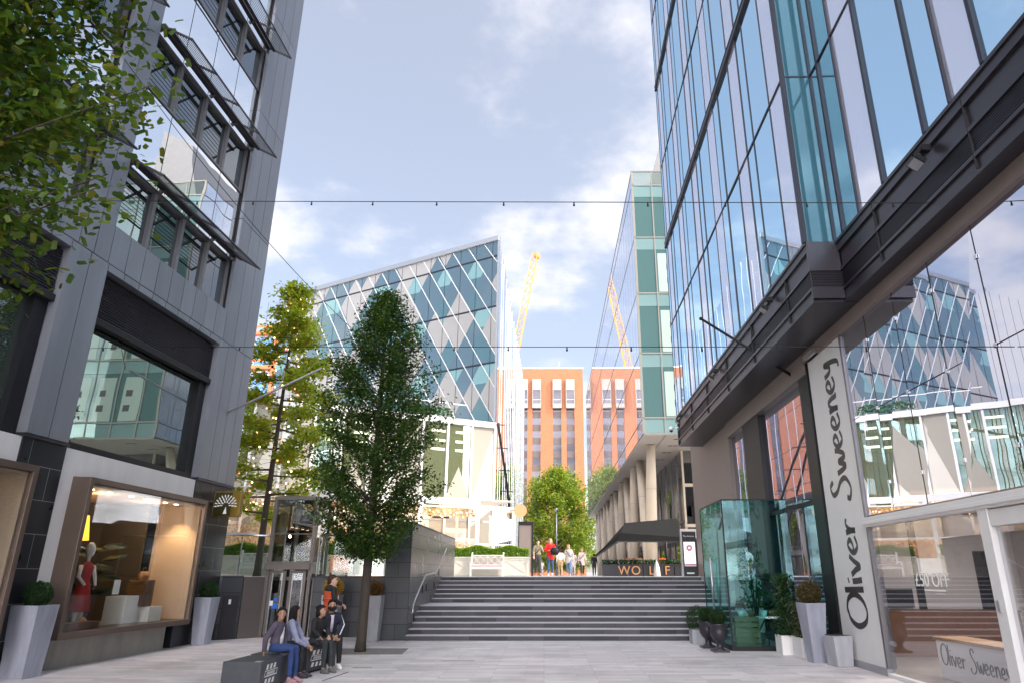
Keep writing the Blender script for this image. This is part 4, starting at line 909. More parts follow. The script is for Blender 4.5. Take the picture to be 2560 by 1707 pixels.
def make_tree(name, label, loc, tab, nb, nl, size, mat, trunk_r, rise=.5, spread=.16, seed=1, group=None, long=1.7, inner=.35, blen=1.0, limbw=.022, lean=0, fine=False):
    rg = random.Random(seed); ng = np.random.default_rng(seed)
    t = thing(name, label, 'tree', loc, 0, group); z0, z1 = tab[0][0], tab[-1][0]
    tr = MB(); tr.tube([(0, 0, -.05), (.01, 0, .25), (.02, .02, z0), (lean*.5, .02, z0+(z1-z0)*.5), (lean, 0, z1-.2)], [trunk_r*1.25, trunk_r, trunk_r*.9, trunk_r*.5, .012], 10)
    pts = []
    for k in range(nb):
        zt = z0+(z1-z0)*((k+rg.random())/nb); a = k*2.399+rg.uniform(-.5, .5); r = prof(tab, zt)*rg.choice((rg.uniform(.6, 1.0), rg.uniform(.75, 1.1), rg.uniform(.9, 1.2), rg.uniform(1.05, 1.48)))
        tip = Vector((r*math.cos(a)+lean*(zt-z0)/(z1-z0), r*math.sin(a), zt)); zb = max(z0*.95, zt-r*rise); base = Vector((lean*(zb-z0)/(z1-z0), 0, zb))
        mid = base.lerp(tip, .5)+Vector((0, 0, -.06*r+.1*r*(rise > .3)))
        if k % 2 == 0 or nb < 90: tr.tube([base, mid, tip], [limbw*(.6+r*.4), limbw*.6, .005], 5, 0, False)
        n = int(nl/nb*(.5+.5*min(1.6, r/1.2))); u = inner+(1-inner)*ng.random(n)**.75
        q = np.array([list(base.lerp(tip, x) if rise < .3 else (base.lerp(mid, x*2) if x < .5 else mid.lerp(tip, x*2-1))) for x in u])
        q += ng.normal(size=(n, 3))*(spread*(.55+.7*u))[:, None]*np.array([1, 1, .75]); pts.append(q)
    tr.build('trunk', M['bark'], t); leaf_mesh('crown', np.concatenate(pts), size, mat, t, long=long, fine=fine); return t
TAB = [(2.2, .5), (2.85, .95), (3.5, 1.28), (4.5, 1.42), (6.0, 1.36), (7.1, 1.18), (8.0, .88), (8.8, .46), (9.3, .12)]
hb = make_tree('street_tree', 'dense dark green hornbeam standing in the paving by the steps', (-4.43, 17.96, 0), TAB, 190, 50000, .082, LEAF, .12, .75, .125, 3, 'hornbeams along the street')
NEAR = leafmat('near_leaf_skylit', [(.028, .066, .01), (.045, .095, .012), (.07, .125, .014), (.105, .155, .016), (.042, .085, .011), (.16, .16, .018)], .42)  # lighter copy of the hornbeam leaf, skylight through it put into the colour
make_tree('street_tree', 'leafy hornbeam boughs overhanging the upper left corner in front of the office', (-5.78, 4.6, .0), [(z+1.3, r*1.12) for z, r in TAB], 230, 46000, .08, NEAR, .115, .75, .18, 17, 'hornbeams along the street', fine=True)
oak = make_tree('oak_tree', 'yellow green oak hung with small lights on the upper plaza', (-11.95, 30, PZ), [(2.4, 1.4), (3.2, 3.2), (5.0, 2.9), (7.0, 2.4), (9.0, 1.8), (11.0, 1.25), (12.4, .7), (13.1, .15)], 44, 15500, .2, OAK, .15, .1, .23, 8, long=1.6, inner=.25, limbw=.03, lean=.25)
make_tree('plane_tree', 'broad sunlit tree in front of the orange brick block', (2.2, 118, PZ), [(1.2, 4.0), (3.5, 6.2), (8.8, 6.4), (12.6, 5.2), (15.5, 3.2), (17.1, .5)], 120, 26000, .42, PLANE, .3, .5, .62, 5, long=1.5, inner=.4, limbw=.06)
t = thing('fairy_lights', 'string of small warm lamps wound through the oak tree', 'lights', (-11.95, 30, PZ))
b = MB(); wb_ = MB(); rg = random.Random(9); pv = None; wire = MB()
for i in range(70):
    z = 2.4+10*(i/70); r = prof([(2.2, 1.9), (7, 1.5), (13, .3)], z)*rg.uniform(.35, 1.0); a = i*1.9; p = (r*math.cos(a)+.02*z, r*math.sin(a), z)
    (b if i % 4 else wb_).ball(p, .04, n=6, k=4)
    if pv: wire.tube([pv, p], .006, 4, 0, False)
    pv = p
wire.build('wire', M['black'], t); b.build('bulbs', M['bulb'], t)['kind'] = 'stuff'; wb_.build('red_bulbs', M['redbulb'], t)['kind'] = 'stuff'

# ------------------------------------------------------------------ pots and topiary
def leafball(name, c, r, n, size, mat, parent, rz=None, seed=1, flat=0):
    ng = np.random.default_rng(seed); d = ng.normal(size=(n, 3)); d /= np.linalg.norm(d, axis=1)[:, None]; d[:, 2] = np.where(d[:, 2] < -flat, -flat*ng.random(n), d[:, 2])
    rr = (1-.42*ng.random(n)**2.2)*(1+.07*np.sin(d[:, 0]*9+seed)*np.cos(d[:, 1]*7)); p = d*rr[:, None]*r; p[:, 2] *= (rz or r)/r
    return leaf_mesh(name, p+np.array(c), size, mat, parent, long=1.5)
def tall_pot(label, loc, rz, wt, wb, h, matl, leaf, r, n=2600, group='tall tapered planters', seed=1, size=.035, lz=None):
    t = thing('tapered_planter', label, 'planter', loc, rz, group); a, c = wb/2, wt/2
    v = [(-a,-a,0),(a,-a,0),(a,a,0),(-a,a,0),(-c,-c,h),(c,-c,h),(c,c,h),(-c,c,h)]; e = c-.03
    v += [(-e,-e,h),(e,-e,h),(e,e,h),(-e,e,h),(-e,-e,h-.06),(e,-e,h-.06),(e,e,h-.06),(-e,e,h-.06)]
    f = [(3,2,1,0),(0,1,5,4),(1,2,6,5),(2,3,7,6),(3,0,4,7),(4,5,9,8),(5,6,10,9),(6,7,11,10),(7,4,8,11),(8,9,13,12),(9,10,14,13),(10,11,15,14),(11,8,12,15)]
    MB().add(v, f).build('pot', matl, t, .008); MB().quad(*[(x, y, h-.058) for x, y in ((-e,-e),(e,-e),(e,e),(-e,e))]).build('soil', M['soil'], t)
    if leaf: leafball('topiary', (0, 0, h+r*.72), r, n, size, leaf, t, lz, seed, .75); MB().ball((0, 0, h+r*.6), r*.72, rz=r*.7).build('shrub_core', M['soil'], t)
    return t
tall_pot('pale tapered planter with round green topiary nearest the camera on the left', (-9.42, 13.55, 0), rad(-4), .54, .44, 1.22, M['marble'], BOX, .24, 4200, seed=2)
tall_pot('pale tapered planter with green topiary beside the steel service door', (-9.12, 19.75, 0), rad(-4), .48, .34, 1.18, M['marble'], BOX, .23, 3400, seed=3)
tall_pot('grey tapered planter with golden brown topiary right of the tree trunk', (-4.83, 20.75, 0), 0, .5, .4, 1.2, M['concrete'], GOLDB, .24, 3000, seed=4)
tall_pot('grey tapered planter with pale yellow flowers behind the man in orange', (-6.15, 21.2, 0), 0, .5, .4, 1.2, M['concrete'], YELB, .28, 1500, seed=5, size=.07)
tall_pot('blue grey tapered planter with brown topiary beside the white sign panel', (5.78, 15.85, 0), rad(8), .46, .28, 1.18, M['marble'], BROWNB, .26, 4200, seed=6)
t = thing('grey_planter', 'low empty blue grey planter standing against the white sign panel', 'planter', (6.02, 15.22, 0), rad(8)); MB().add([(-.17,-.2,0),(.17,-.2,0),(.17,.2,0),(-.17,.2,0),(-.21,-.22,.58),(.21,-.22,.58),(.21,.22,.56),(-.21,.22,.56)], [(3,2,1,0),(4,5,6,7),(0,1,5,4),(1,2,6,5),(2,3,7,6),(3,0,4,7)]).build('pot', M['concrete'], t, .012); MB().box(-.17, -.18, .57, .17, .18, .585).build('soil', M['soil'], t)
URN = [(.17, 0), (.18, .05), (.1, .08), (.07, .15), (.08, .2), (.15, .27), (.2, .36), (.21, .46), (.19, .54), (.24, .6), (.25, .63), (.21, .63), (.18, .55)]
def urn(label, loc, r, seed):
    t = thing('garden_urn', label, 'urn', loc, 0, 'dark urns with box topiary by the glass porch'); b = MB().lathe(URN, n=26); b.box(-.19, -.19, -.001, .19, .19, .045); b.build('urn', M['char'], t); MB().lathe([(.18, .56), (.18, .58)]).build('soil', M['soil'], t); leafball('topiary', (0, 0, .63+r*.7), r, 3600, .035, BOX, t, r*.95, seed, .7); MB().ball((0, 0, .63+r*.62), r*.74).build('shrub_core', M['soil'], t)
urn('dark urn with box topiary standing nearest the camera by the glass porch', (4.24, 17.95, 0), .2, 11); urn('dark urn with box topiary half hidden behind the front urn', (4.18, 18.9, 0), .2, 12)
t = thing('white_planter', 'small white cube planter with box ball behind the two urns', 'planter', (4.2, 20.1, 0)); MB().box(-.22, -.22, 0, .22, .22, .36).build('pot', M['concrete'], t, .01); leafball('topiary', (-.02, 0, .6), .3, 3600, .035, BOX, t, .36, 13, .7)
def whitebox(label, x, y, w_, d_, h, build):
    t = thing('white_planter', label, 'planter', rpos(x, y, 0), RA, 'white box planters beside the glass porch'); MB().box(-w_/2, -d_/2, 0, w_/2, d_/2, h).build('pot', M['offwhite'], t, .012); MB().box(-w_/2+.03, -d_/2+.03, h-.02, w_/2-.03, d_/2-.03, h+.003).build('soil', M['soil'], t); build(t, h)
def climber(t, h):
    ng = np.random.default_rng(3); n = 2600; z = ng.random(n)**.9*1.35; r = .26*(1-.35*z/1.35); p = np.stack([ng.normal(size=n)*r*.62, ng.normal(size=n)*r*.62, z+h], 1); leaf_mesh('foliage', p, .055, BOX, t); leaf_mesh('variegated_foliage', p[:260]+ng.normal(size=(260, 3))*.05, .045, leafmat('variegated_leaf', [(.3, .32, .2), (.1, .16, .06)]), t); MB().tube([(0, 0, h), (.03, 0, h+1.2)], .02, 6).build('stem', M['bark'], t)
def heather(t, h):
    ng = np.random.default_rng(4); n = 1500; z = ng.random(n)*.75; p = np.stack([ng.normal(size=n)*.16, ng.normal(size=n)*.16, z+h], 1); leaf_mesh('foliage', p, .05, leafmat('russet_leaf', [(.16, .08, .03), (.07, .09, .03), (.1, .12, .04)]), t)
whitebox('white box planter with a tall variegated climber against the glass porch', -.62, 1.72, .52, .5, .42, climber)
whitebox('white box planter with russet shrub between climber and tall planter', -.42, 1.1, .46, .6, .42, heather)

# ------------------------------------------------------------------ glass porch with florist display
V = thing('glass_porch', 'teal glass entrance porch projecting onto the street beside the steps', 'porch', (4.6, 18.14, 0), RA)
MB().box(0, 0, .1, 1.66, .018, 3.58).build('front_pane', M['g_box'], V); MB().box(0, .03, .1, .018, 1.35, 3.58).build('side_pane', M['g_box'], V); MB().box(0, 0, 3.59, 1.66, 2.8, 3.61).build('roof_pane', M['g_box'], V)
d = MB().box(0, 1.37, .1, .018, 2.78, 3.58).build('door_pane', M['g_box'], V)
MB().tube([(-.08, 1.45, .75), (-.08, 1.45, 2.2)], .022, 8).tube([(-.08, 1.45, .85), (0, 1.45, .85)], .014, 6).tube([(-.08, 1.45, 2.1), (0, 1.45, 2.1)], .014, 6).tube([(.1, 1.45, .75), (.1, 1.45, 2.2)], .022, 8).build('handle', M['silver'], d)
b = MB().box(-.03, -.03, 0, 1.66, .03, .1).box(-.03, .03, 0, .03, 2.8, .1).bar((0, 0, .1), (0, 0, 3.6), .035).bar((0, 0, 3.6), (1.66, 0, 3.6), .03).bar((0, 0, 3.6), (0, 2.8, 3.6), .03).bar((0, 2.8, .1), (0, 2.8, 3.6), .025).bar((.85, .02, 3.58), (1.6, 2.7, 3.58), .05); b.build('edge_frame', M['black'], V)
MB().box(.03, .03, 0, 1.66, 2.78, .03).build('porch_floor', M['floorin'], V); MB().box(1.58, .02, .03, 1.66, .05, 3.58).build('wall_post', M['black'], V)
t = thing('fiddle_fig', 'large leaved potted fig inside the glass porch', 'plant', (5.45, 18.85, .03)); MB().lathe([(.14, 0), (.2, .32), (.17, .33)]).build('pot', M['char'], t); b = MB(); ng = np.random.default_rng(7); pts = []
for k in range(9):
    a = k*2.4; z = .9+.17*k; r = .5-.03*k; tip = (r*math.cos(a), r*math.sin(a), z); b.tube([(0, 0, .3+.06*k), (tip[0]*.4, tip[1]*.4, z*.7), tip], [.025, .016, .008], 6); pts += [(np.array(tip)*np.array([f, f, 1])+ng.normal(size=3)*.12) for f in ng.uniform(.5, 1.1, 16)]
b.build('stems', M['bark'], t); leaf_mesh('leaves', np.array(pts), .2, FICUS, t, long=1.4)
def crate(label, loc):
    t = thing('wooden_crate', label, 'crate', loc, RA, 'crates in the glass porch'); b = MB()
    for z in (0, .13, .26): b.box(-.3, -.2, z, .3, -.18, z+.1).box(-.3, .18, z, .3, .2, z+.1).box(-.3, -.178, z, -.28, .178, z+.1).box(.28, -.178, z, .3, .178, z+.1)
    b.build('slats', M['wicker'], t); b = MB()
    for x in (-.275, .255):
        for y in (-.178, .158): b.box(x, y, 0, x+.02, y+.02, .36)
    b.build('corner_posts', M['wood'], t); MB().box(-.28, -.178, .26, .28, .178, .28).build('filling', M['soil'], t); return t
crate('wooden crate standing on the floor of the glass porch', (5.05, 18.5, .03)); crate('wooden crate stacked on another crate in the glass porch', (5.05, 18.5, .4))
def smallpot(label, loc, matl, leaf, seed):
    t = thing('potted_plant', label, 'plant', loc, 0, 'small potted plants in the glass porch'); MB().lathe([(.06, 0), (.09, .14), (.075, .145)], n=14).build('pot', matl, t); leafball('foliage', (0, 0, .22), .13, 160, .07, leaf, t, .15, seed)
smallpot('white pot with dark red leaves on the upper crate', (4.95, 18.45, .76), M['paper'], leafmat('red_leaf', [(.16, .02, .03), (.05, .06, .03)]), 21); smallpot('wicker pot with green plant on the upper crate', (5.22, 18.5, .76), M['wicker'], FICUS, 22)
t = thing('garden_table', 'small round metal table with white rim inside the glass porch', 'table', (5.62, 18.4, .03)); MB().lathe([(.3, .7), (.31, .72), (.3, .74)], n=24).build('tabletop', M['paper'], t)
for k in range(3): MB().tube([(.05*math.cos(k*2.1), .05*math.sin(k*2.1), .7), (.24*math.cos(k*2.1), .24*math.sin(k*2.1), 0)], .012, 6).build('leg', M['black'], t)
smallpot('white pot with trailing plant on the left of the garden table', (5.5, 18.35, .77), M['paper'], FICUS, 23); smallpot('terracotta pot with green plant on the garden table', (5.72, 18.42, .77), M['terracotta'], FICUS, 24)

# ------------------------------------------------------------------ stone benches with painted emblem
def bench(label, x, y, rz, src=None):
    t = thing('stone_bench', label, 'bench', (x, y, 0), rz, 'black stone bench blocks'); MB().box(-.31, -.54, .03, .31, .54, .45).build('block', M['bench'], t, .008); MB().box(-.28, -.51, 0, .28, .51, .03).build('foot', M['black'], t)
    b = MB()
    def pa(y0, z0, w_, h): b.add([(.313, y0, z0), (.313, y0+w_, z0), (.313, y0+w_+.03, z0+h), (.313, y0+.03, z0+h)], [(0, 1, 2, 3)])
    for k in range(3): pa(-.36+k*.14, .1, .08, .075); pa(-.34+k*.14, .31, .08, .075)
    pa(-.37, .205, .44, .018); pa(-.36, .285, .44, .012); pa(-.39, .205, .015, .1); pa(.08, .2, .02, .1)
    for k in range(7): pa(-.3+k*.045, .232, .028, .042)
    b.build('painted_emblem', M['paper'], t)
    b = MB().box(.2, -.541, .448, .3, -.44, .456).box(-.3, .3, .448, -.24, .36, .458); b.build('skate_stop', M['silver'], t)
bench('black stone bench block with white emblem nearest the camera', -4.74, 12.36, rad(-2)); bench('black stone bench block under the girl in the lilac hoodie', -4.75, 13.47, rad(-3)); bench('black stone bench block furthest from the camera under the girl in the mask', -4.62, 14.6, rad(-14))

# ------------------------------------------------------------------ upper plaza: planters, trellis benches, pavilion, terrace
def white_planter(label, x, y, w_, rz=0, d_=.8, h=.9, hh=.52, seed=1, lab2=None):
    t = thing('plaza_planter', label, 'planter', (x, y, PZ), rz, 'white panelled hedge planters'); b = MB().box(0, 0, 0, w_, d_, h); n = max(1, round(w_/1.25)); pw = w_/n
    for k in range(n):
        x0, x1 = k*pw+.06, (k+1)*pw-.06; b.box(x0-.04, -.03, .0, x0+.04, -.001, h-.08).box(x0+.04, -.025, .04, x1-.04, -.001, .12).box(x0+.04, -.025, h-.16, x1-.04, -.001, h-.08)
        b.bar((x0+.05, -.012, .13), (x1-.05, -.012, h-.17), .05, .022, (0, 1, 0)).bar((x0+.05, -.012, h-.17), (x1-.05, -.012, .13), .05, .022, (0, 1, 0)) if k % 2 == 0 else None
    b.box(-.04, -.05, h-.07, w_+.04, d_+.03, h+.0).box(w_-.1, -.04, 0, w_, -.001, h-.08); b.build('panelled_box', M['lowwhite'], t)
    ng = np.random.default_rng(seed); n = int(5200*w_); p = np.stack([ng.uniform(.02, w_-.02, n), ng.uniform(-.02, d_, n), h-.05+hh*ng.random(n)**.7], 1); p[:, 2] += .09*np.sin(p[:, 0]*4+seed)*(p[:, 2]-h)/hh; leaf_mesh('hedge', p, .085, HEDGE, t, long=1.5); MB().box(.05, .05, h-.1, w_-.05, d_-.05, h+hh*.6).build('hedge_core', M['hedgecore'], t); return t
white_planter('long white planter with sunlit yellow green hedge at the head of the steps', -4.5, 35.1, 3.75, rad(-1.2), seed=3)
white_planter('white planter with dark hedge behind the balustrade left of the lift', -14.6, 32.1, 3.9, rad(4), seed=4); white_planter('white planter with bright hedge seen through the balustrade right of the lift', -9.9, 31.6, 1.3, rad(2), seed=5)
white_planter('white planter behind the balustrade and the street tree', -7.4, 33.2, 2.3, rad(0), seed=6)
def trellis_bench(label, x, y, rz, cushion=False):
    t = thing('garden_bench', label, 'bench', (x, y, PZ), rz, 'white trellis backed benches'); W = 1.6
    b = MB()
    for sx_ in (0, W-.07): b.box(sx_, .42, 0, sx_+.07, .49, 1.02); b.ball((sx_+.035, .455, 1.06), .05, n=8, k=5)
    b.box(.07, .43, .92, W-.07, .48, .98).box(.07, .43, .5, W-.07, .48, .55).box(W/2-.02, .43, .55, W/2+.02, .48, .92)
    for k in range(4):
        x0 = .1+k*.35; b.bar((x0, .455, .56), (x0+.33, .455, .91), .026, .03, (0, 1, 0)).bar((x0+.33, .455, .56), (x0, .455, .91), .026, .03, (0, 1, 0)).bar((x0+.08, .455, .735), (x0+.165, .455, .82), .022, .03, (0, 1, 0)).bar((x0+.165, .455, .65), (x0+.25, .455, .735), .022, .03, (0, 1, 0))
    b.build('backrest', M['white'], t); b = MB()
    for k in range(5): b.box(0, -.02+k*.095, .41, W, .06+k*.095, .44)
    b.box(.04, -.01, .33, W-.04, .02, .41); b.build('seat', M['white'], t)
    for sx_ in (0, W-.07): MB().box(sx_, -.02, 0, sx_+.07, .05, .62).build('leg', M['white'], t); MB().box(sx_-.02, -.05, .62, sx_+.09, .45, .66).build('armrest', M['white'], t)
    if cushion: MB().box(.05, -.02, .445, W-.05, .4, .5).build('cushion', M['pink'], t, .015)
trellis_bench('white trellis backed bench with pink cushion in front of the sunlit hedge', -3.55, 34.45, rad(-1), True); trellis_bench('white trellis backed bench behind the balustrade near the office corner', -13.4, 31.3, rad(4)); trellis_bench('white trellis backed bench right of the tree trunk behind the balustrade', -6.4, 32.5, rad(0))
t = thing('lounge_chair', 'peach upholstered chair behind the balustrade', 'chair', (-9.0, 30.2, PZ), rad(20)); MB().box(0, 0, .15, .8, .7, .45).build('seat', M['peach'], t, .04); MB().box(0, .55, .45, .8, .7, .85).build('backrest', M['peach'], t, .04)
for x in (.05, .7):
    for y in (.05, .6): MB().box(x, y, 0, x+.05, y+.05, .15).build('leg', M['wood'], t)
Pv = thing('pavilion', 'white framed glass restaurant pavilion lit with warm lamps on the plaza', 'building', (-3.64, 38.5, PZ))
pu = Vector((-.877, -.48, 0)); pn = Vector((.48, -.877, 0)); pb = -pn
def pp(s, d, z): return pu*s+pb*d+Vector((0, 0, z))
b = MB()
for s in (0, 3.3, 6.6, 9.9, 13.2): b.bar(pp(s, 0, 0), pp(s, 0, 3.7), .18, .14, pn); b.bar(pp(s, 3.0, 0), pp(s, 3.0, 3.9), .12, .12, pn); b.bar(pp(s, 0, 3.75), pp(s, 3.0, 3.9), .1, .12)
b.bar(pp(-.1, 0, 3.82), pp(13.3, 0, 3.82), .16, .28); b.bar(pp(0, 0, 1.85), pp(13.2, 0, 1.85), .09, .1); b.bar(pp(0, .05, 3.55), pp(13.2, .05, 3.55), .06, .08)
b.bar(pp(0, 0, 3.6), pp(-2.2, 0, 3.55), .14, .22); b.bar(pp(-2.2, 0, 0), pp(-2.2, 0, 3.6), .16, .14, pn); b.bar(pp(0, 0, 1.65), pp(-2.2, 0, 1.6), .1, .1); b.bar(pp(-2.2, 0, 3.5), pp(-2.2, 2.6, 3.5), .14, .2); b.bar(pp(-2.2, 2.6, 0), pp(-2.2, 2.6, 3.5), .12, .12)
b.build('frame', M['white'], Pv)
for s in (0, 3.3, 6.6, 9.9): MB().bar(pp(s+.1, 0, 2.7), pp(s+3.2, 0, 2.7), .015, 1.6).build('glass_panel', M['g_pav'], Pv)
MB().bar(pp(-.08, 0, 2.55), pp(-2.1, 0, 2.55), .015, 1.75).build('glass_panel', M['g_pav'], Pv)
b = MB().bar(pp(-2.2, 1.5, 4.0), pp(13.3, 1.5, 4.0), 3.0, .05); b.build('roof', M['white'], Pv)
MB().bar(pp(0, 2.9, 1.0), pp(13.2, 2.9, 1.0), .05, 2.0).build('back_wall', M['beige'], Pv); MB().bar(pp(0, .12, .45), pp(13.2, .12, .45), .04, .85).build('low_wall', M['white'], Pv)
for k, s in enumerate((1.3, 4.6, 7.9)):
    o = MB().bar(pp(s, 1.0, 3.05), pp(s+.9, 1.0, 3.05), .2, .1).bar(pp(s+.45, 1.0, 3.1), pp(s+.45, 1.0, 3.85), .02).build('heater', M['char'], Pv)
MB().bar(pp(-.7, 1.0, 2.9), pp(-1.4, 1.0, 2.9), .16, .1).build('heater', M['silver'], Pv)
ng = np.random.default_rng(2)
def garland(name, s0, s1, d0, z0, z1, n, size=.1): return leaf_mesh(name, np.array([tuple(pp(ng.uniform(s0, s1), d0+ng.normal()*.1, z0+(z1-z0)*ng.random())) for _ in range(n)]), size, PINKF, Pv)
garland('blossom_wall', .3, 3.0, .35, .6, 1.8, 2600); garland('blossom_garland', 0, 13, .5, 3.1, 3.6, 4200); garland('blossom_wall', 5, 12.8, 1.6, 1.0, 2.4, 4500)
b = MB()
for i in range(90): b.ball(tuple(pp(.2+13*i/90, .3+.5*ng.random(), 3.0+.35*ng.random())), .045, n=6, k=4)
b.build('lamps', M['bulb'], Pv)['kind'] = 'stuff'
for s in (1.6, 5, 8.5):
    pl = bpy.data.lights.new('pavilion_glow', 'POINT'); pl.energy = 160; pl.color = (1, .68, .42); pl.shadow_soft_size = .06; po = bpy.data.objects.new('pavilion_glow', pl); COL.objects.link(po); po.parent = Pv; po.location = pp(s, 1.3, 3.2)
t = thing('disc_sign', 'round glowing sign on a bracket at the end of the pavilion', 'sign', (-1.32, 39, 5.15)); MB().prism([(.36*math.cos(2*PI*k/28), .36*math.sin(2*PI*k/28)) for k in range(28)], (0, 0, 0), (1, 0, 0), (0, 0, 1), (0, .1, 0)).build('disc', M['disc'], t); MB().box(-.2, -.006, -.025, .2, 0, .025).build('lettering', M['peach'], t); MB().box(-.6, .03, -.02, -.36, .07, .02).build('bracket', M['black'], t)
t = thing('menu_board', 'tall black framed board standing right of the pavilion', 'sign', (-1.45, 39.6, PZ)); MB().box(0, 0, 0, .06, .06, 2.9).box(.75, 0, 0, .85, .08, 2.9).box(.06, 0, 2.7, .75, .06, 2.9).build('frame', M['black'], t); MB().box(.06, .02, .2, .75, .05, 2.7).build('board', M['brown'], t)
t = thing('street_lamp', 'slim grey lamp post in front of the plane tree', 'lamp', (1.35, 75, PZ)); MB().tube([(0, 0, 0), (0, 0, 6.6)], [.07, .05], 8).build('post', M['silver'], t); MB().lathe([(.06, 6.55), (.22, 6.65), (.2, 6.8), (.02, 6.85)], n=14).build('lantern', M['silver'], t)
# WOLF terrace
W_t = thing('terrace_awning', 'wide dark grey awning over the restaurant terrace under the stilted block', 'awning', (3.4, 35.2, PZ))
v = [(-.5, .3, 1.02), (.2, -1.2, 1.58), (3.4, -1.2, 1.58), (3.9, 3.2, 2.75), (.35, 2.6, 2.1)]
b = MB().add([(-.7, 2.6, .95), (.15, -1.0, 1.57), (3.25, -1.0, 1.57), (3.9, 3.4, 2.85), (.9, 3.4, 2.6)], [(0, 1, 2, 3, 4)]); b.add([(.15, -1.01, 1.57), (3.25, -1.01, 1.57), (3.25, -1.01, 1.78), (.3, -1.01, 1.98)], [(0, 1, 2, 3)])
b.add([(.3, -1.0, 1.98), (3.25, -1.0, 1.78), (3.9, 3.4, 3.0), (1.0, 3.4, 2.75)], [(0, 1, 2, 3)]); b.add([(-.72, 2.6, .9), (-.72, 2.6, 1.05), (.3, -1.0, 1.98), (.15, -1.0, 1.57)], [(0, 1, 2, 3)]); b.build('canopy', M['awning'], W_t)
b = MB().bar((-.7, 2.6, .95), (.15, -1.0, 1.57), .06).bar((.15, -1, 1.57), (3.25, -1, 1.57), .05).tube([(3.2, 3.3, 0), (3.2, 3.3, 2.8)], .05, 8); b.build('awning_arms', M['char'], W_t)
def letterbox(label, x, w_, letter, cone=False):
    t = thing('terrace_planter', label, 'planter', (x, 38, PZ), 0, 'dark terrace planters'); MB().box(0, 0, 0, w_, .5, .58).box(-.02, -.02, .54, w_+.02, .52, .6).build('box', M['char'], t, .006); ng = np.random.default_rng(int(x*10)); n = int(500*w_); leaf_mesh('foliage', np.stack([ng.uniform(0, w_, n), ng.uniform(0, .5, n), .56+.26*ng.random(n)], 1), .1, BOX if False else FICUS, t)
    if letter: text('letter', letter, .62, (w_/2, -.05, .27), (rad(90), 0, 0), M['letter'], t, .03)
letterbox('dark ribbed terrace planter without a letter at the left end', 3.1, .85, ''); letterbox('dark terrace planter carrying the copper letter W', 4.0, .45, 'W'); letterbox('dark terrace planter carrying the copper letter O', 4.5, .7, 'O'); letterbox('dark terrace planter carrying the copper letter L', 5.25, .85, 'L'); letterbox('dark terrace planter carrying the copper letter F', 6.15, .7, 'F'); letterbox('dark brown terrace planter without a letter at the right end', 6.9, 1.1, '')
t = thing('table_cone', 'slim white parasol folded beside the letter planters', 'parasol', (5.88, 37.5, PZ)); MB().lathe([(.19, 0), (.15, .4), (.08, .65), (.05, .72)], n=12).build('cover', M['white'], t); MB().ball((0, 0, .76), .05).build('knob', M['silver'], t)
for i, (x, m_, lab) in enumerate(((5.0, 'wicker', 'pale wicker chair back above the terrace planters'), (6.3, 'orange', 'orange chair back above the terrace planters'), (4.45, 'terracotta', 'terracotta chair back behind the letter O'))):
    t = thing('terrace_chair', lab, 'chair', (x, 39.2, PZ)); b = MB()
    for k in range(4): b.box(0, .4, .5+k*.12, .5, .43, .58+k*.12)
    b.build('backrest', M[m_], t); MB().box(0, 0, .42, .5, .42, .46).build('seat', M[m_], t)
    for lx in (0, .46):
        for ly in (0, .39): MB().box(lx, ly, 0, lx+.04, ly+.04, .95 if ly else .42).build('leg', M['char'], t)
t = thing('totem_sign', 'tall dark totem sign with a lit flower poster at the top of the steps', 'sign', (5.95, 31, PZ)); MB().box(.07, 0, 0, .68, .14, 1.86).build('panel', M['char'], t, .004); MB().box(0, -.02, 0, .07, .16, 1.92).build('edge_post', M['silver'], t); MB().box(.13, -.01, .42, .62, .0, 1.42).build('poster', M['lightbox'], t)
text('heading', 'The Avenue', .1, (.36, -.006, 1.66), (rad(90), 0, 0), M['paper'], t); MB().box(.2, -.006, .1, .52, 0, .16).build('base_lettering', M['paper'], t)
b = MB(); rg = random.Random(5)
for k in range(16): a = k*PI/8; r = .12 if k % 2 else .075; b.prism([(.035*math.cos(q), .035*math.sin(q)) for q in [2*PI*i/9 for i in range(9)]], (.37+r*math.cos(a), -.011, 1.17+r*math.sin(a)), (1, 0, 0), (0, 0, 1), (0, -.003, 0))
b.prism([(-.24, 0), (.24, 0), (.24, .09), (-.24, .09)], (.375, -.011, .43), (1, 0, 0), (0, 0, 1), (0, -.003, 0)); b.build('poster_print', pm('poster_pink', (.72, .3, .42), .6), t)
t = thing('small_sign', 'small square white outlined sign on a dark stand beside the totem', 'sign', (6.75, 31.4, PZ)); MB().box(0, 0, 0, .35, .08, 1.5).build('stand', M['char'], t); MB().box(.02, -.01, .95, .33, 0, .98).box(.02, -.01, 1.25, .33, 0, 1.28).box(.02, -.01, .98, .05, 0, 1.25).box(.3, -.01, .98, .33, 0, 1.25).build('outline', M['paper'], t)

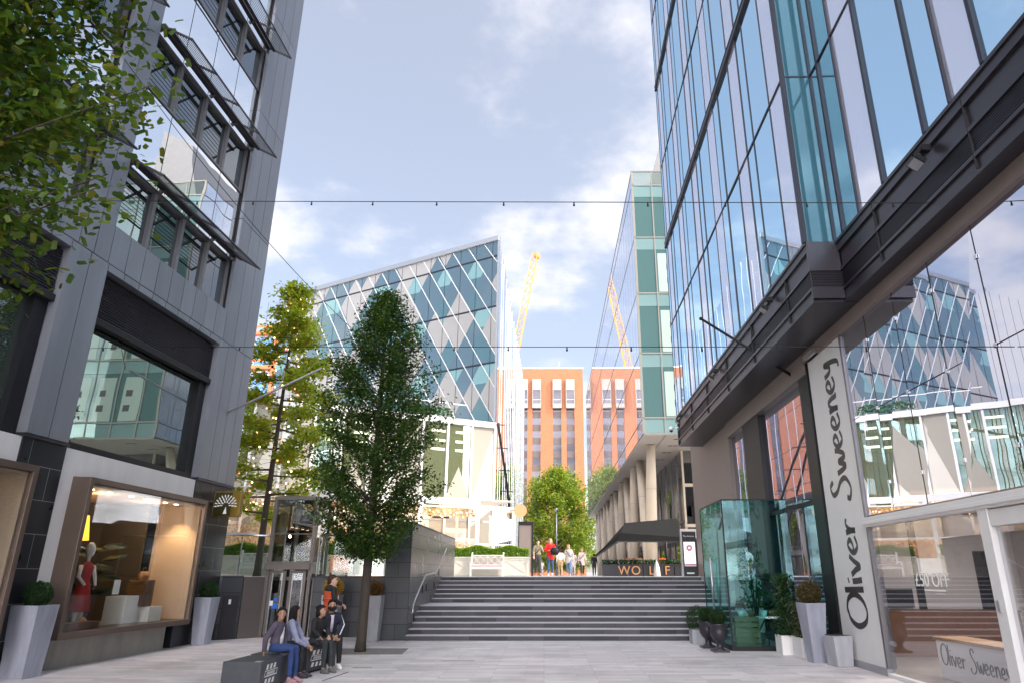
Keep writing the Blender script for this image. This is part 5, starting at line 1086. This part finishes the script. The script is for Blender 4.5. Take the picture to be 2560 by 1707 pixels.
# ------------------------------------------------------------------ overhead cables
def cable(label, a, c, nb_, sag, bulbs=True, r=.0075):
    a, c = Vector(a), Vector(c); t = thing('overhead_cable', label, 'cable', a, 0, 'cables across the street'); pts = [(c-a)*(i/24)-Vector((0, 0, sag*4*(i/24)*(1-i/24))) for i in range(25)]
    MB().tube(pts, r, 5).build('wire', M['black'], t)
    for i in range(nb_):
        f = (i+.5)/nb_; p = (c-a)*f-Vector((0, 0, sag*4*f*(1-f))); MB().tube([p, p-Vector((0, 0, .05))], .012, 6).ball(p-Vector((0, 0, .06)), .02, n=6, k=4).build('lamp_socket', M['black'], t)
cable('upper black cable strung straight across the street between the buildings', (-9.72, 12.25, 8.95), (5.92, 9.05, 7.03), 13, .0); cable('lower black cable strung across the street above the steps', (-9.57, 16.05, 7.08), (6.17, 8.49, 4.57), 15, 0, True, .007)
cable('slanting black cable running from the office front down to the trees', (-9.69, 12.8, 13.0), (-5.0, 22, 8.4), 0, .55, False, .009)
# ------------------------------------------------------------------ people
SKIN = {'tan': pm('tan_skin', (.36, .2, .13), .5, 0, .08), 'light': pm('light_skin', (.56, .35, .26), .5, 0, .08)}
HAIRS = {'black': pm('black_hair', (.01, .008, .008), .7, 0, .4, 30, 0, 40, .2), 'brown': pm('brown_hair', (.045, .024, .014), .65, 0, .4, 30, 0, 40, .25), 'blond': pm('blond_hair', (.42, .25, .1), .45, 0, .35, 30)}
CL = {}
def cloth(c):
    if c not in CL: CL[c] = pm('cloth_%d' % len(CL), c, .85, 0, .3, 9, .5, 22)
    return CL[c]
def hand(mb, wr, d, n, s):
    d, n = Vector(d).normalized(), Vector(n).normalized(); sd = d.cross(n).normalized(); n = sd.cross(d); wr = Vector(wr)
    pe = wr+d*.085*s; R = []
    for c, hw, ht in ((wr-d*.01*s, .022, .017), (wr+d*.04*s, .036, .015), (pe, .038, .013)):
        R.append([c+sd*(hw*s*math.cos(a))+n*(ht*s*math.sin(a)) for a in [2*PI*k/10 for k in range(10)]])
    mb.rings(R)
    for k, L_ in enumerate((.062, .076, .08, .07)):
        o = pe+sd*((k-1.5)*.0195*s)-d*.008*s; m1 = o+d*L_*.5*s+n*.008*s; m2 = m1+d*L_*.32*s+n*.022*s; m3 = m2+d*L_*.12*s+n*.026*s
        mb.tube([o, m1, m2, m3], [.0095*s, .009*s, .008*s, .006*s], 6)
    o = wr+d*.025*s-sd*.03*s; mb.tube([o, o-sd*.024*s+d*.025*s+n*.01*s, o-sd*.026*s+d*.055*s+n*.026*s], [.012*s, .011*s, .008*s], 6)
def person(label, loc, rz, h, P, top, leg, shoe=(.6, .6, .6), hair='brown', skin='light', hairlen=0, hyaw=0, sleeve=1.0, mask=None, group=None, vox=.011, extra=None, loose=1.0, bun=False, hem=1.0):
    t = thing('person', label, 'person', loc, rz, group); k = h/1.75
    g = lambda v: Vector(v)*k
    pel, nk, hd = g(P['pel']), g(P['nk']), g(P['hd']); K = [g(P['kL']), g(P['kR'])]; A = [g(P['aL']), g(P['aR'])]; E = [g(P['eL']), g(P['eR'])]; W = [g(P['wL']), g(P['wR'])]
    ty = P.get('ty', 0); toe = P.get('toe', [0, 0]); cx = Vector((math.cos(ty), math.sin(ty), 0))
    SH = [nk+cx*.165*k-Vector((0, 0, .055*k)), nk-cx*.165*k-Vector((0, 0, .055*k))]; HP = [pel+cx*.09*k, pel-cx*.09*k]
    def tors(mb, inf, top_=True, lo=0.0):
        st = []
        for f, rx, ry in ((-.02, .15, .11), (.18, .145, .1), (.42, .13, .09), (.68, .16, .105), (.86, .165, .095), (.955, .1, .07), (1.0, .06, .055)):
            if f < lo: continue
            c = pel.lerp(nk, f); c = c+Vector((0, 0, 0)); st.append((c, rx*k+inf, ry*k+inf, ty))
        mb.ell(st, 16)
    b = MB(); tors(b, 0); b.tube([nk-Vector((0, 0, .03*k)), hd-Vector((0, -.015*k, .06*k))], [.055*k, .05*k], 12)
    cs, sn = math.cos(hyaw), math.sin(hyaw); fw = Vector((sn, -cs, 0)); rt = Vector((cs, sn, 0))
    b.ell([(hd+fw*f*k+Vector((0, 0, z*k)), rx*k, ry*k, hyaw) for z, rx, ry, f in ((-.125, .02, .022, .055), (-.112, .038, .04, .045), (-.085, .054, .065, .028), (-.045, .066, .082, .014), (0, .074, .094, .002), (.045, .074, .094, -.004), (.085, .058, .072, -.006), (.11, .025, .03, -.006))], 16)
    b.tube([hd+fw*.088*k+Vector((0, 0, .012*k)), hd+fw*.112*k+Vector((0, 0, -.03*k)), hd+fw*.09*k+Vector((0, 0, -.04*k))], [.009*k, .014*k, .01*k], 7)
    for s in (-1, 1): b.ball(hd+rt*s*.075*k+Vector((0, 0, -.015*k)), .014*k, .02*k, .028*k, 8, 5)
    for i in (0, 1):
        b.tube([SH[i]+(nk-SH[i])*.35, SH[i], SH[i].lerp(E[i], .5), E[i], E[i].lerp(W[i], .5), W[i]], [.05*k, .052*k, .044*k, .036*k, .034*k, .024*k], 10)
        hand(b, W[i], W[i]-E[i], P.get('hn', [(0, -.3, -1), (0, -.3, -1)])[i], k*1.02)
        b.tube([HP[i]+Vector((0, 0, .02)), HP[i].lerp(K[i], .5), K[i], K[i].lerp(A[i], .4), A[i], A[i]-Vector((0, 0, .05*k))], [.088*k, .074*k, .052*k, .05*k, .035*k, .036*k], 12)
    me = remesh(b, SKIN[skin], 'body', vox*.8); o = bpy.data.objects.new('body', me); COL.objects.link(o); o.parent = t
    f = MB()
    for s in (-1, 1):
        e = hd+fw*.088*k+rt*s*.03*k+Vector((0, 0, .012*k)); f.ball(e, .0105*k, n=8, k=5); f.bar(e+rt*-.018*k+Vector((0, 0, .022*k)), e+rt*.018*k+Vector((0, 0, .023*k)), .008*k, .006*k)
    f.build('eyes', M['ink'], t)
    if mask: MB().ell([(hd+fw*(.03+q)*k+Vector((0, 0, z*k)), rx*k, ry*k, hyaw) for z, rx, ry, q in ((-.12, .04, .045, .01), (-.09, .06, .07, .006), (-.05, .072, .078, .0), (-.02, .07, .07, 0))], 14).build('face_mask', cloth(mask), t)
    else: MB().ball(hd+fw*.082*k+Vector((0, 0, -.068*k)), .024*k, .01*k, .008*k, 8, 5).build('mouth', M['pink'], t)
    # clothes
    b = MB(); tors(b, .022*loose, lo=0)
    if hem > 1: b.ell([(pel-Vector((0, 0, .12*k*hem)), .17*k+.02, .125*k+.02, ty), (pel+Vector((0, 0, .1*k)), .16*k+.02, .11*k+.02, ty)], 16)
    for i in (0, 1):
        wq = E[i].lerp(W[i], .93*sleeve); b.tube([nk.lerp(SH[i], .4)-Vector((0, 0, .015*k)), SH[i], SH[i].lerp(E[i], .5), E[i], wq], [.055*k+.012, .06*k+.012*loose, .052*k+.012*loose, .045*k+.012*loose, .036*k+.008*loose], 12)
    me = remesh(b, cloth(top), 'top', vox*1.15); o = bpy.data.objects.new('top', me); COL.objects.link(o); o.parent = t
    b = MB(); b.ell([(pel+Vector((0, 0, -.07*k)), .15*k, .115*k, ty), (pel+Vector((0, 0, .02*k)), .16*k, .12*k, ty), (pel.lerp(nk, .2), .145*k, .1*k, ty)], 16)
    for i in (0, 1):
        aq = K[i].lerp(A[i], .93); b.tube([HP[i]+Vector((0, 0, .02)), HP[i].lerp(K[i], .5), K[i], K[i].lerp(A[i], .45), aq], [.1*k, .087*k, .066*k, .062*k, .05*k], 12)
    me = remesh(b, cloth(leg), 'trousers', vox*1.15); o = bpy.data.objects.new('trousers', me); COL.objects.link(o); o.parent = t
    for i in (0, 1):
        a = A[i]; y = toe[i]; fd = Vector((math.sin(y), -math.cos(y), 0)); c = Vector((a.x, a.y, a.z-.08*k)); b = MB()
        b.ell([(c+fd*.055*k, .045*k, .125*k, y), (c+fd*.055*k+Vector((0, 0, .03*k)), .048*k, .13*k, y), (c+fd*.04*k+Vector((0, 0, .062*k)), .042*k, .095*k, y), (c+Vector((0, 0, .1*k)), .04*k, .05*k, y)], 14)
        b.build('shoe', cloth(shoe), t)
    b = MB(); H_ = hd+Vector((0, 0, .012*k))-fw*.02*k
    b.ell([(H_+Vector((0, 0, z*k))-fw*f_*k, (rx+.006)*k, (ry+.006)*k, hyaw) for z, rx, ry, f_ in ((-.1, .045, .045, .052), (-.05, .078, .06, .036), (0, .085, .078, .022), (.05, .085, .096, .004), (.09, .068, .08, .002), (.118, .03, .035, .004))], 16)
    if bun: b.ball(H_-fw*.09*k+Vector((0, 0, .05*k)), .05*k)
    if hairlen:
        for sd in (-1, 1): q0 = H_+rt*sd*.078*k-fw*.005*k; b.ell([(q0+Vector((0, 0, zz*k))-fw*.01*k, .022*k, .042*k, hyaw) for zz in (-min(.2, hairlen*.6), -.08, 0, .05)], 10)
        p0 = H_-fw*.055*k+Vector((0, 0, -.03*k)); pe = p0-fw*.04*k-Vector((0, 0, hairlen*k)); b.ell([(p0.lerp(pe, q), r1*k, r2*k, hyaw) for q, r1, r2 in ((1, .03, .02), (.75, .06, .035), (.4, .075, .045), (.0, .08, .055))], 14)
    b.build('hair', HAIRS[hair], t)
    if extra: extra(t, k, g, dict(pel=pel, nk=nk, hd=hd, K=K, A=A, E=E, W=W, SH=SH, fw=fw))
    return t
STAND = dict(pel=(0, 0, .93), nk=(0, .0, 1.47), hd=(0, -.015, 1.62), kL=(.1, -.02, .5), kR=(-.1, -.02, .5), aL=(.1, .02, .09), aR=(-.1, .02, .09), eL=(.24, .03, 1.14), eR=(-.24, .03, 1.14), wL=(.25, -.06, .9), wR=(-.25, -.06, .9))
def pose(base, **kw): d = dict(base); d.update(kw); return d
WALK = pose(STAND, kL=(.09, -.14, .51), aL=(.09, -.22, .1), kR=(-.09, .02, .5), aR=(-.09, .26, .14), eL=(.23, .1, 1.15), wL=(.24, .05, .92), eR=(-.23, -.02, 1.15), wR=(-.23, -.2, .95))
WALK2 = pose(STAND, kR=(-.09, -.14, .51), aR=(-.09, -.22, .1), kL=(.09, .02, .5), aL=(.09, .26, .14), eR=(-.23, .1, 1.15), wR=(-.24, .05, .92), eL=(.23, -.02, 1.15), wL=(.23, -.2, .95))
def sit(k, lean=.05, **kw):
    z = .45/k+.1; d = dict(pel=(0, 0, z), nk=(0, -lean, z+.51), hd=(0, -lean-.03, z+.67), kL=(.1, -.41, z+.0), kR=(-.1, -.41, z+.0), aL=(.11, -.44, .09), aR=(-.11, -.42, .09), eL=(.24, -.05-lean, z+.26), eR=(-.24, -.05-lean, z+.26), wL=(.12, -.3, z+.12), wR=(-.14, -.28, z+.11)); d.update(kw); return d
def stripes(col, pairs):
    def f(t, k, g, J):
        b = MB()
        for p, q in pairs(J, k): b.bar(p, q, .022*k, .012)
        b.build('white_stripes', cloth(col), t)
    return f
GG = 'girls sitting on the stone benches'
k1 = 1.42/1.75; z1 = .45/k1+.1
def tee(t, k, g, J): MB().ell([(J['pel'].lerp(J['nk'], .1)+Vector((0, -.045*k, 0)), .1*k, .1*k), (J['pel'].lerp(J['nk'], .5)+Vector((0, -.05*k, 0)), .085*k, .09*k), (J['pel'].lerp(J['nk'], .8)+Vector((0, -.04*k, 0)), .05*k, .09*k)], 12).build('shirt', cloth((.6, .58, .58)), t)
person('girl in purple grey jacket and blue jeans seated on the nearest bench facing the camera', (-4.66, 12.92, 0), rad(84), 1.46, sit(k1, .03, wR=(-.27, .1, z1-.06), eR=(-.27, .1, z1+.2), wL=(.2, -.1, z1+.02), hn=[(0, -.3, -1), (0, -1, -.2)]), (.075, .06, .09), (.02, .045, .15), (.3, .18, .2), 'black', 'tan', .34, rad(-62), group=GG, vox=.009, extra=tee)
def phone(t, k, g, J): pass
person('girl in lilac grey hoodie leaning forward with long black hair', (-4.72, 13.5, 0), rad(95), 1.5, sit(1.5/1.75, .14, wL=(.06, -.5, .62), wR=(-.06, -.5, .62), eL=(.22, -.32, .74), eR=(-.22, -.32, .74)), (.24, .25, .36), (.02, .02, .025), (.05, .05, .06), 'black', 'tan', .5, rad(35), group=GG, vox=.009)
o = MB().box(-.04, -.012, -.07, .04, .012, .07).build('mobile_phone', M['screen']); tag(o, 'black phone held by the girl in the lilac grey hoodie', 'phone'); o.location = (-4.1, 13.5, .6); o.rotation_euler = (.8, 0, .3)
person('girl dressed all in black with tied dark hair seated beside the girl in the mask', (-4.42, 14.3, 0), rad(66), 1.46, sit(1.46/1.75, .1), (.012, .012, .014), (.025, .03, .035), (.1, .1, .1), 'black', 'tan', .2, rad(10), group=GG, vox=.009, bun=True)
def trk(J, k):
    o = []
    for i, s in ((0, 1), (1, -1)):
        f = J['fw']; a, e, w_ = J['SH'][i], J['E'][i], J['W'][i]; v = Vector((s*.05*k, -.035*k, .01*k)); o += [(a+v, e+v), (e+v, e.lerp(w_, .9)+v)]
    return o
def mk(t, k, g, J): stripes((.65, .65, .68), trk)(t, k, g, J); MB().ell([(J['pel'].lerp(J['nk'], .2)+Vector((0, -.045*k, 0)), .03*k, .1*k), (J['pel'].lerp(J['nk'], .6)+Vector((0, -.05*k, 0)), .05*k, .1*k), (J['pel'].lerp(J['nk'], .93)+Vector((0, -.045*k, 0)), .06*k, .08*k)], 12).build('shirt', cloth((.55, .5, .55)), t)
person('girl in black face mask and navy tracksuit top with white stripes and white trainers', (-4.35, 14.98, 0), rad(36), 1.62, sit(1.62/1.75, .02, wL=(.04, -.36, .64), wR=(-.03, -.37, .64), hn=[(-1, 0, -.3), (1, 0, -.3)]), (.014, .016, .035), (.012, .012, .014), (.7, .7, .7), 'black', 'tan', .16, rad(-18), mask=(.01, .01, .012), group=GG, vox=.009, extra=mk)
def gilet(t, k, g, J):
    b = MB(); P_, N_ = J['pel'], J['nk']
    for i in range(9):
        f = .12+i*.085; c = P_.lerp(N_, f); r = .168+(.012 if i > 4 else 0); b.ell([(c+Vector((0, 0, -.024*k)), (r-.03)*k+.03, (r-.07)*k+.034), (c, (r-.018)*k+.032, (r-.056)*k+.036), (c+Vector((0, 0, .024*k)), (r-.03)*k+.03, (r-.07)*k+.034)], 18)
    b.build('quilted_gilet', cloth((.5, .085, .03)), t)
    MB().ell([(N_+Vector((0, .05*k, -.07*k)), .13*k, .1*k), (N_+Vector((0, .055*k, -.0*k)), .1*k, .085*k), (N_+Vector((0, .05*k, .05*k)), .07*k, .06*k)], 14).build('hood', cloth((.014, .014, .016)), t)
person('man in orange quilted gilet and black hoodie walking away beside the benches', (-4.95, 16.9, 0), rad(128), 1.76, pose(WALK, kL=(.12, -.2, .52), aL=(.14, -.1, .12), aR=(-.12, .3, .16), eL=(.3, .03, 1.2), wL=(.2, -.2, 1.1), eR=(-.3, .03, 1.2), wR=(-.2, -.2, 1.1)), (.014, .014, .016), (.02, .02, .025), (.6, .6, .6), 'brown', 'light', 0, rad(-30), vox=.01, extra=gilet)
# walkers on the upper plaza
WG = 'people walking on the upper plaza'
def strap(col, s=1):
    def f(t, k, g, J):
        a, c = J['SH'][0 if s > 0 else 1], J['pel']+Vector((-s*.17*k, -.1*k, .12*k)); m_ = (J['pel']+J['nk'])/2+Vector((0, -.15*k, 0)); MB().tube([a+Vector((0, -.08*k, .03*k)), m_, c], .018*k, 6).build('bag_strap', cloth(col), t)
    return f
person('woman in olive jacket and dark trousers with a cross body strap on the plaza', (-.30, 35, PZ), rad(8), 1.70, pose(WALK, eL=(.27, -.05, 1.16), wL=(.12, -.12, 1.4)), (.26, .22, .14), (.05, .045, .05), (.3, .15, .1), 'brown', 'light', .1, 0, group=WG, vox=.014, extra=strap((.02, .02, .02)))
person('woman in bright red coat and blue jeans carrying a black bag', (.30, 34, PZ), 0, 1.72, pose(WALK2, eL=(.27, -.08, 1.2), wL=(.02, -.3, 1.18), eR=(-.27, -.08, 1.2), wR=(.08, -.3, 1.1)), (.62, .015, .012), (.04, .08, .2), (.75, .75, .75), 'blond', 'light', .2, rad(-10), group=WG, vox=.014, hem=1.5, loose=1.6)
t = thing('handbag', 'black bag carried in the arms of the woman in red', 'bag', (.5, 33.66, PZ+1.12)); MB().ell([((0, 0, -.17), .16, .08), ((0, 0, -.05), .21, .12), ((0, 0, .1), .19, .1), ((0, 0, .16), .1, .05)]).build('bag_body', M['black'], t); MB().tube([(-.12, 0, .1), (-.08, 0, .26), (.08, 0, .26), (.12, 0, .1)], .012, 6).build('handle', M['black'], t)
person('person in white shirt and sand coloured trousers walking away', (1.05, 46, PZ), rad(180), 1.68, WALK, (.72, .7, .68), (.5, .36, .2), (.5, .5, .5), 'brown', 'light', 0, 0, group=WG, vox=.016)
person('blond woman in grey cardigan and torn blue jeans with a strap', (1.42, 41, PZ), rad(-6), 1.72, WALK, (.42, .38, .36), (.1, .17, .3), (.4, .3, .25), 'blond', 'light', .22, rad(30), group=WG, vox=.015, hem=1.8, extra=strap((.03, .05, .12), -1))
person('woman in long cream cardigan and sunglasses with black trousers', (2.45, 46, PZ), rad(4), 1.7, WALK2, (.58, .5, .46), (.04, .035, .045), (.2, .2, .2), 'blond', 'light', .26, 0, group=WG, vox=.016, hem=2.2, extra=strap((.05, .03, .03)))
person('man in dark navy jumper walking away under the slanted columns', (4.05, 58, PZ), rad(176), 1.72, WALK, (.016, .018, .03), (.03, .028, .03), (.1, .1, .1), 'brown', 'light', 0, 0, group=WG, vox=.018)
person('blond woman in pale dress half hidden between the two women with bags', (2.05, 50, PZ), 0, 1.66, WALK, (.7, .64, .6), (.66, .6, .55), (.5, .5, .5), 'blond', 'light', .2, 0, group=WG, vox=.018, hem=2.5)
person('small child in white top behind the woman in red', (-.16, 50, PZ), rad(180), 1.05, WALK, (.75, .73, .7), (.6, .6, .62), (.6, .6, .6), 'blond', 'light', .1, 0, group=WG, vox=.016)
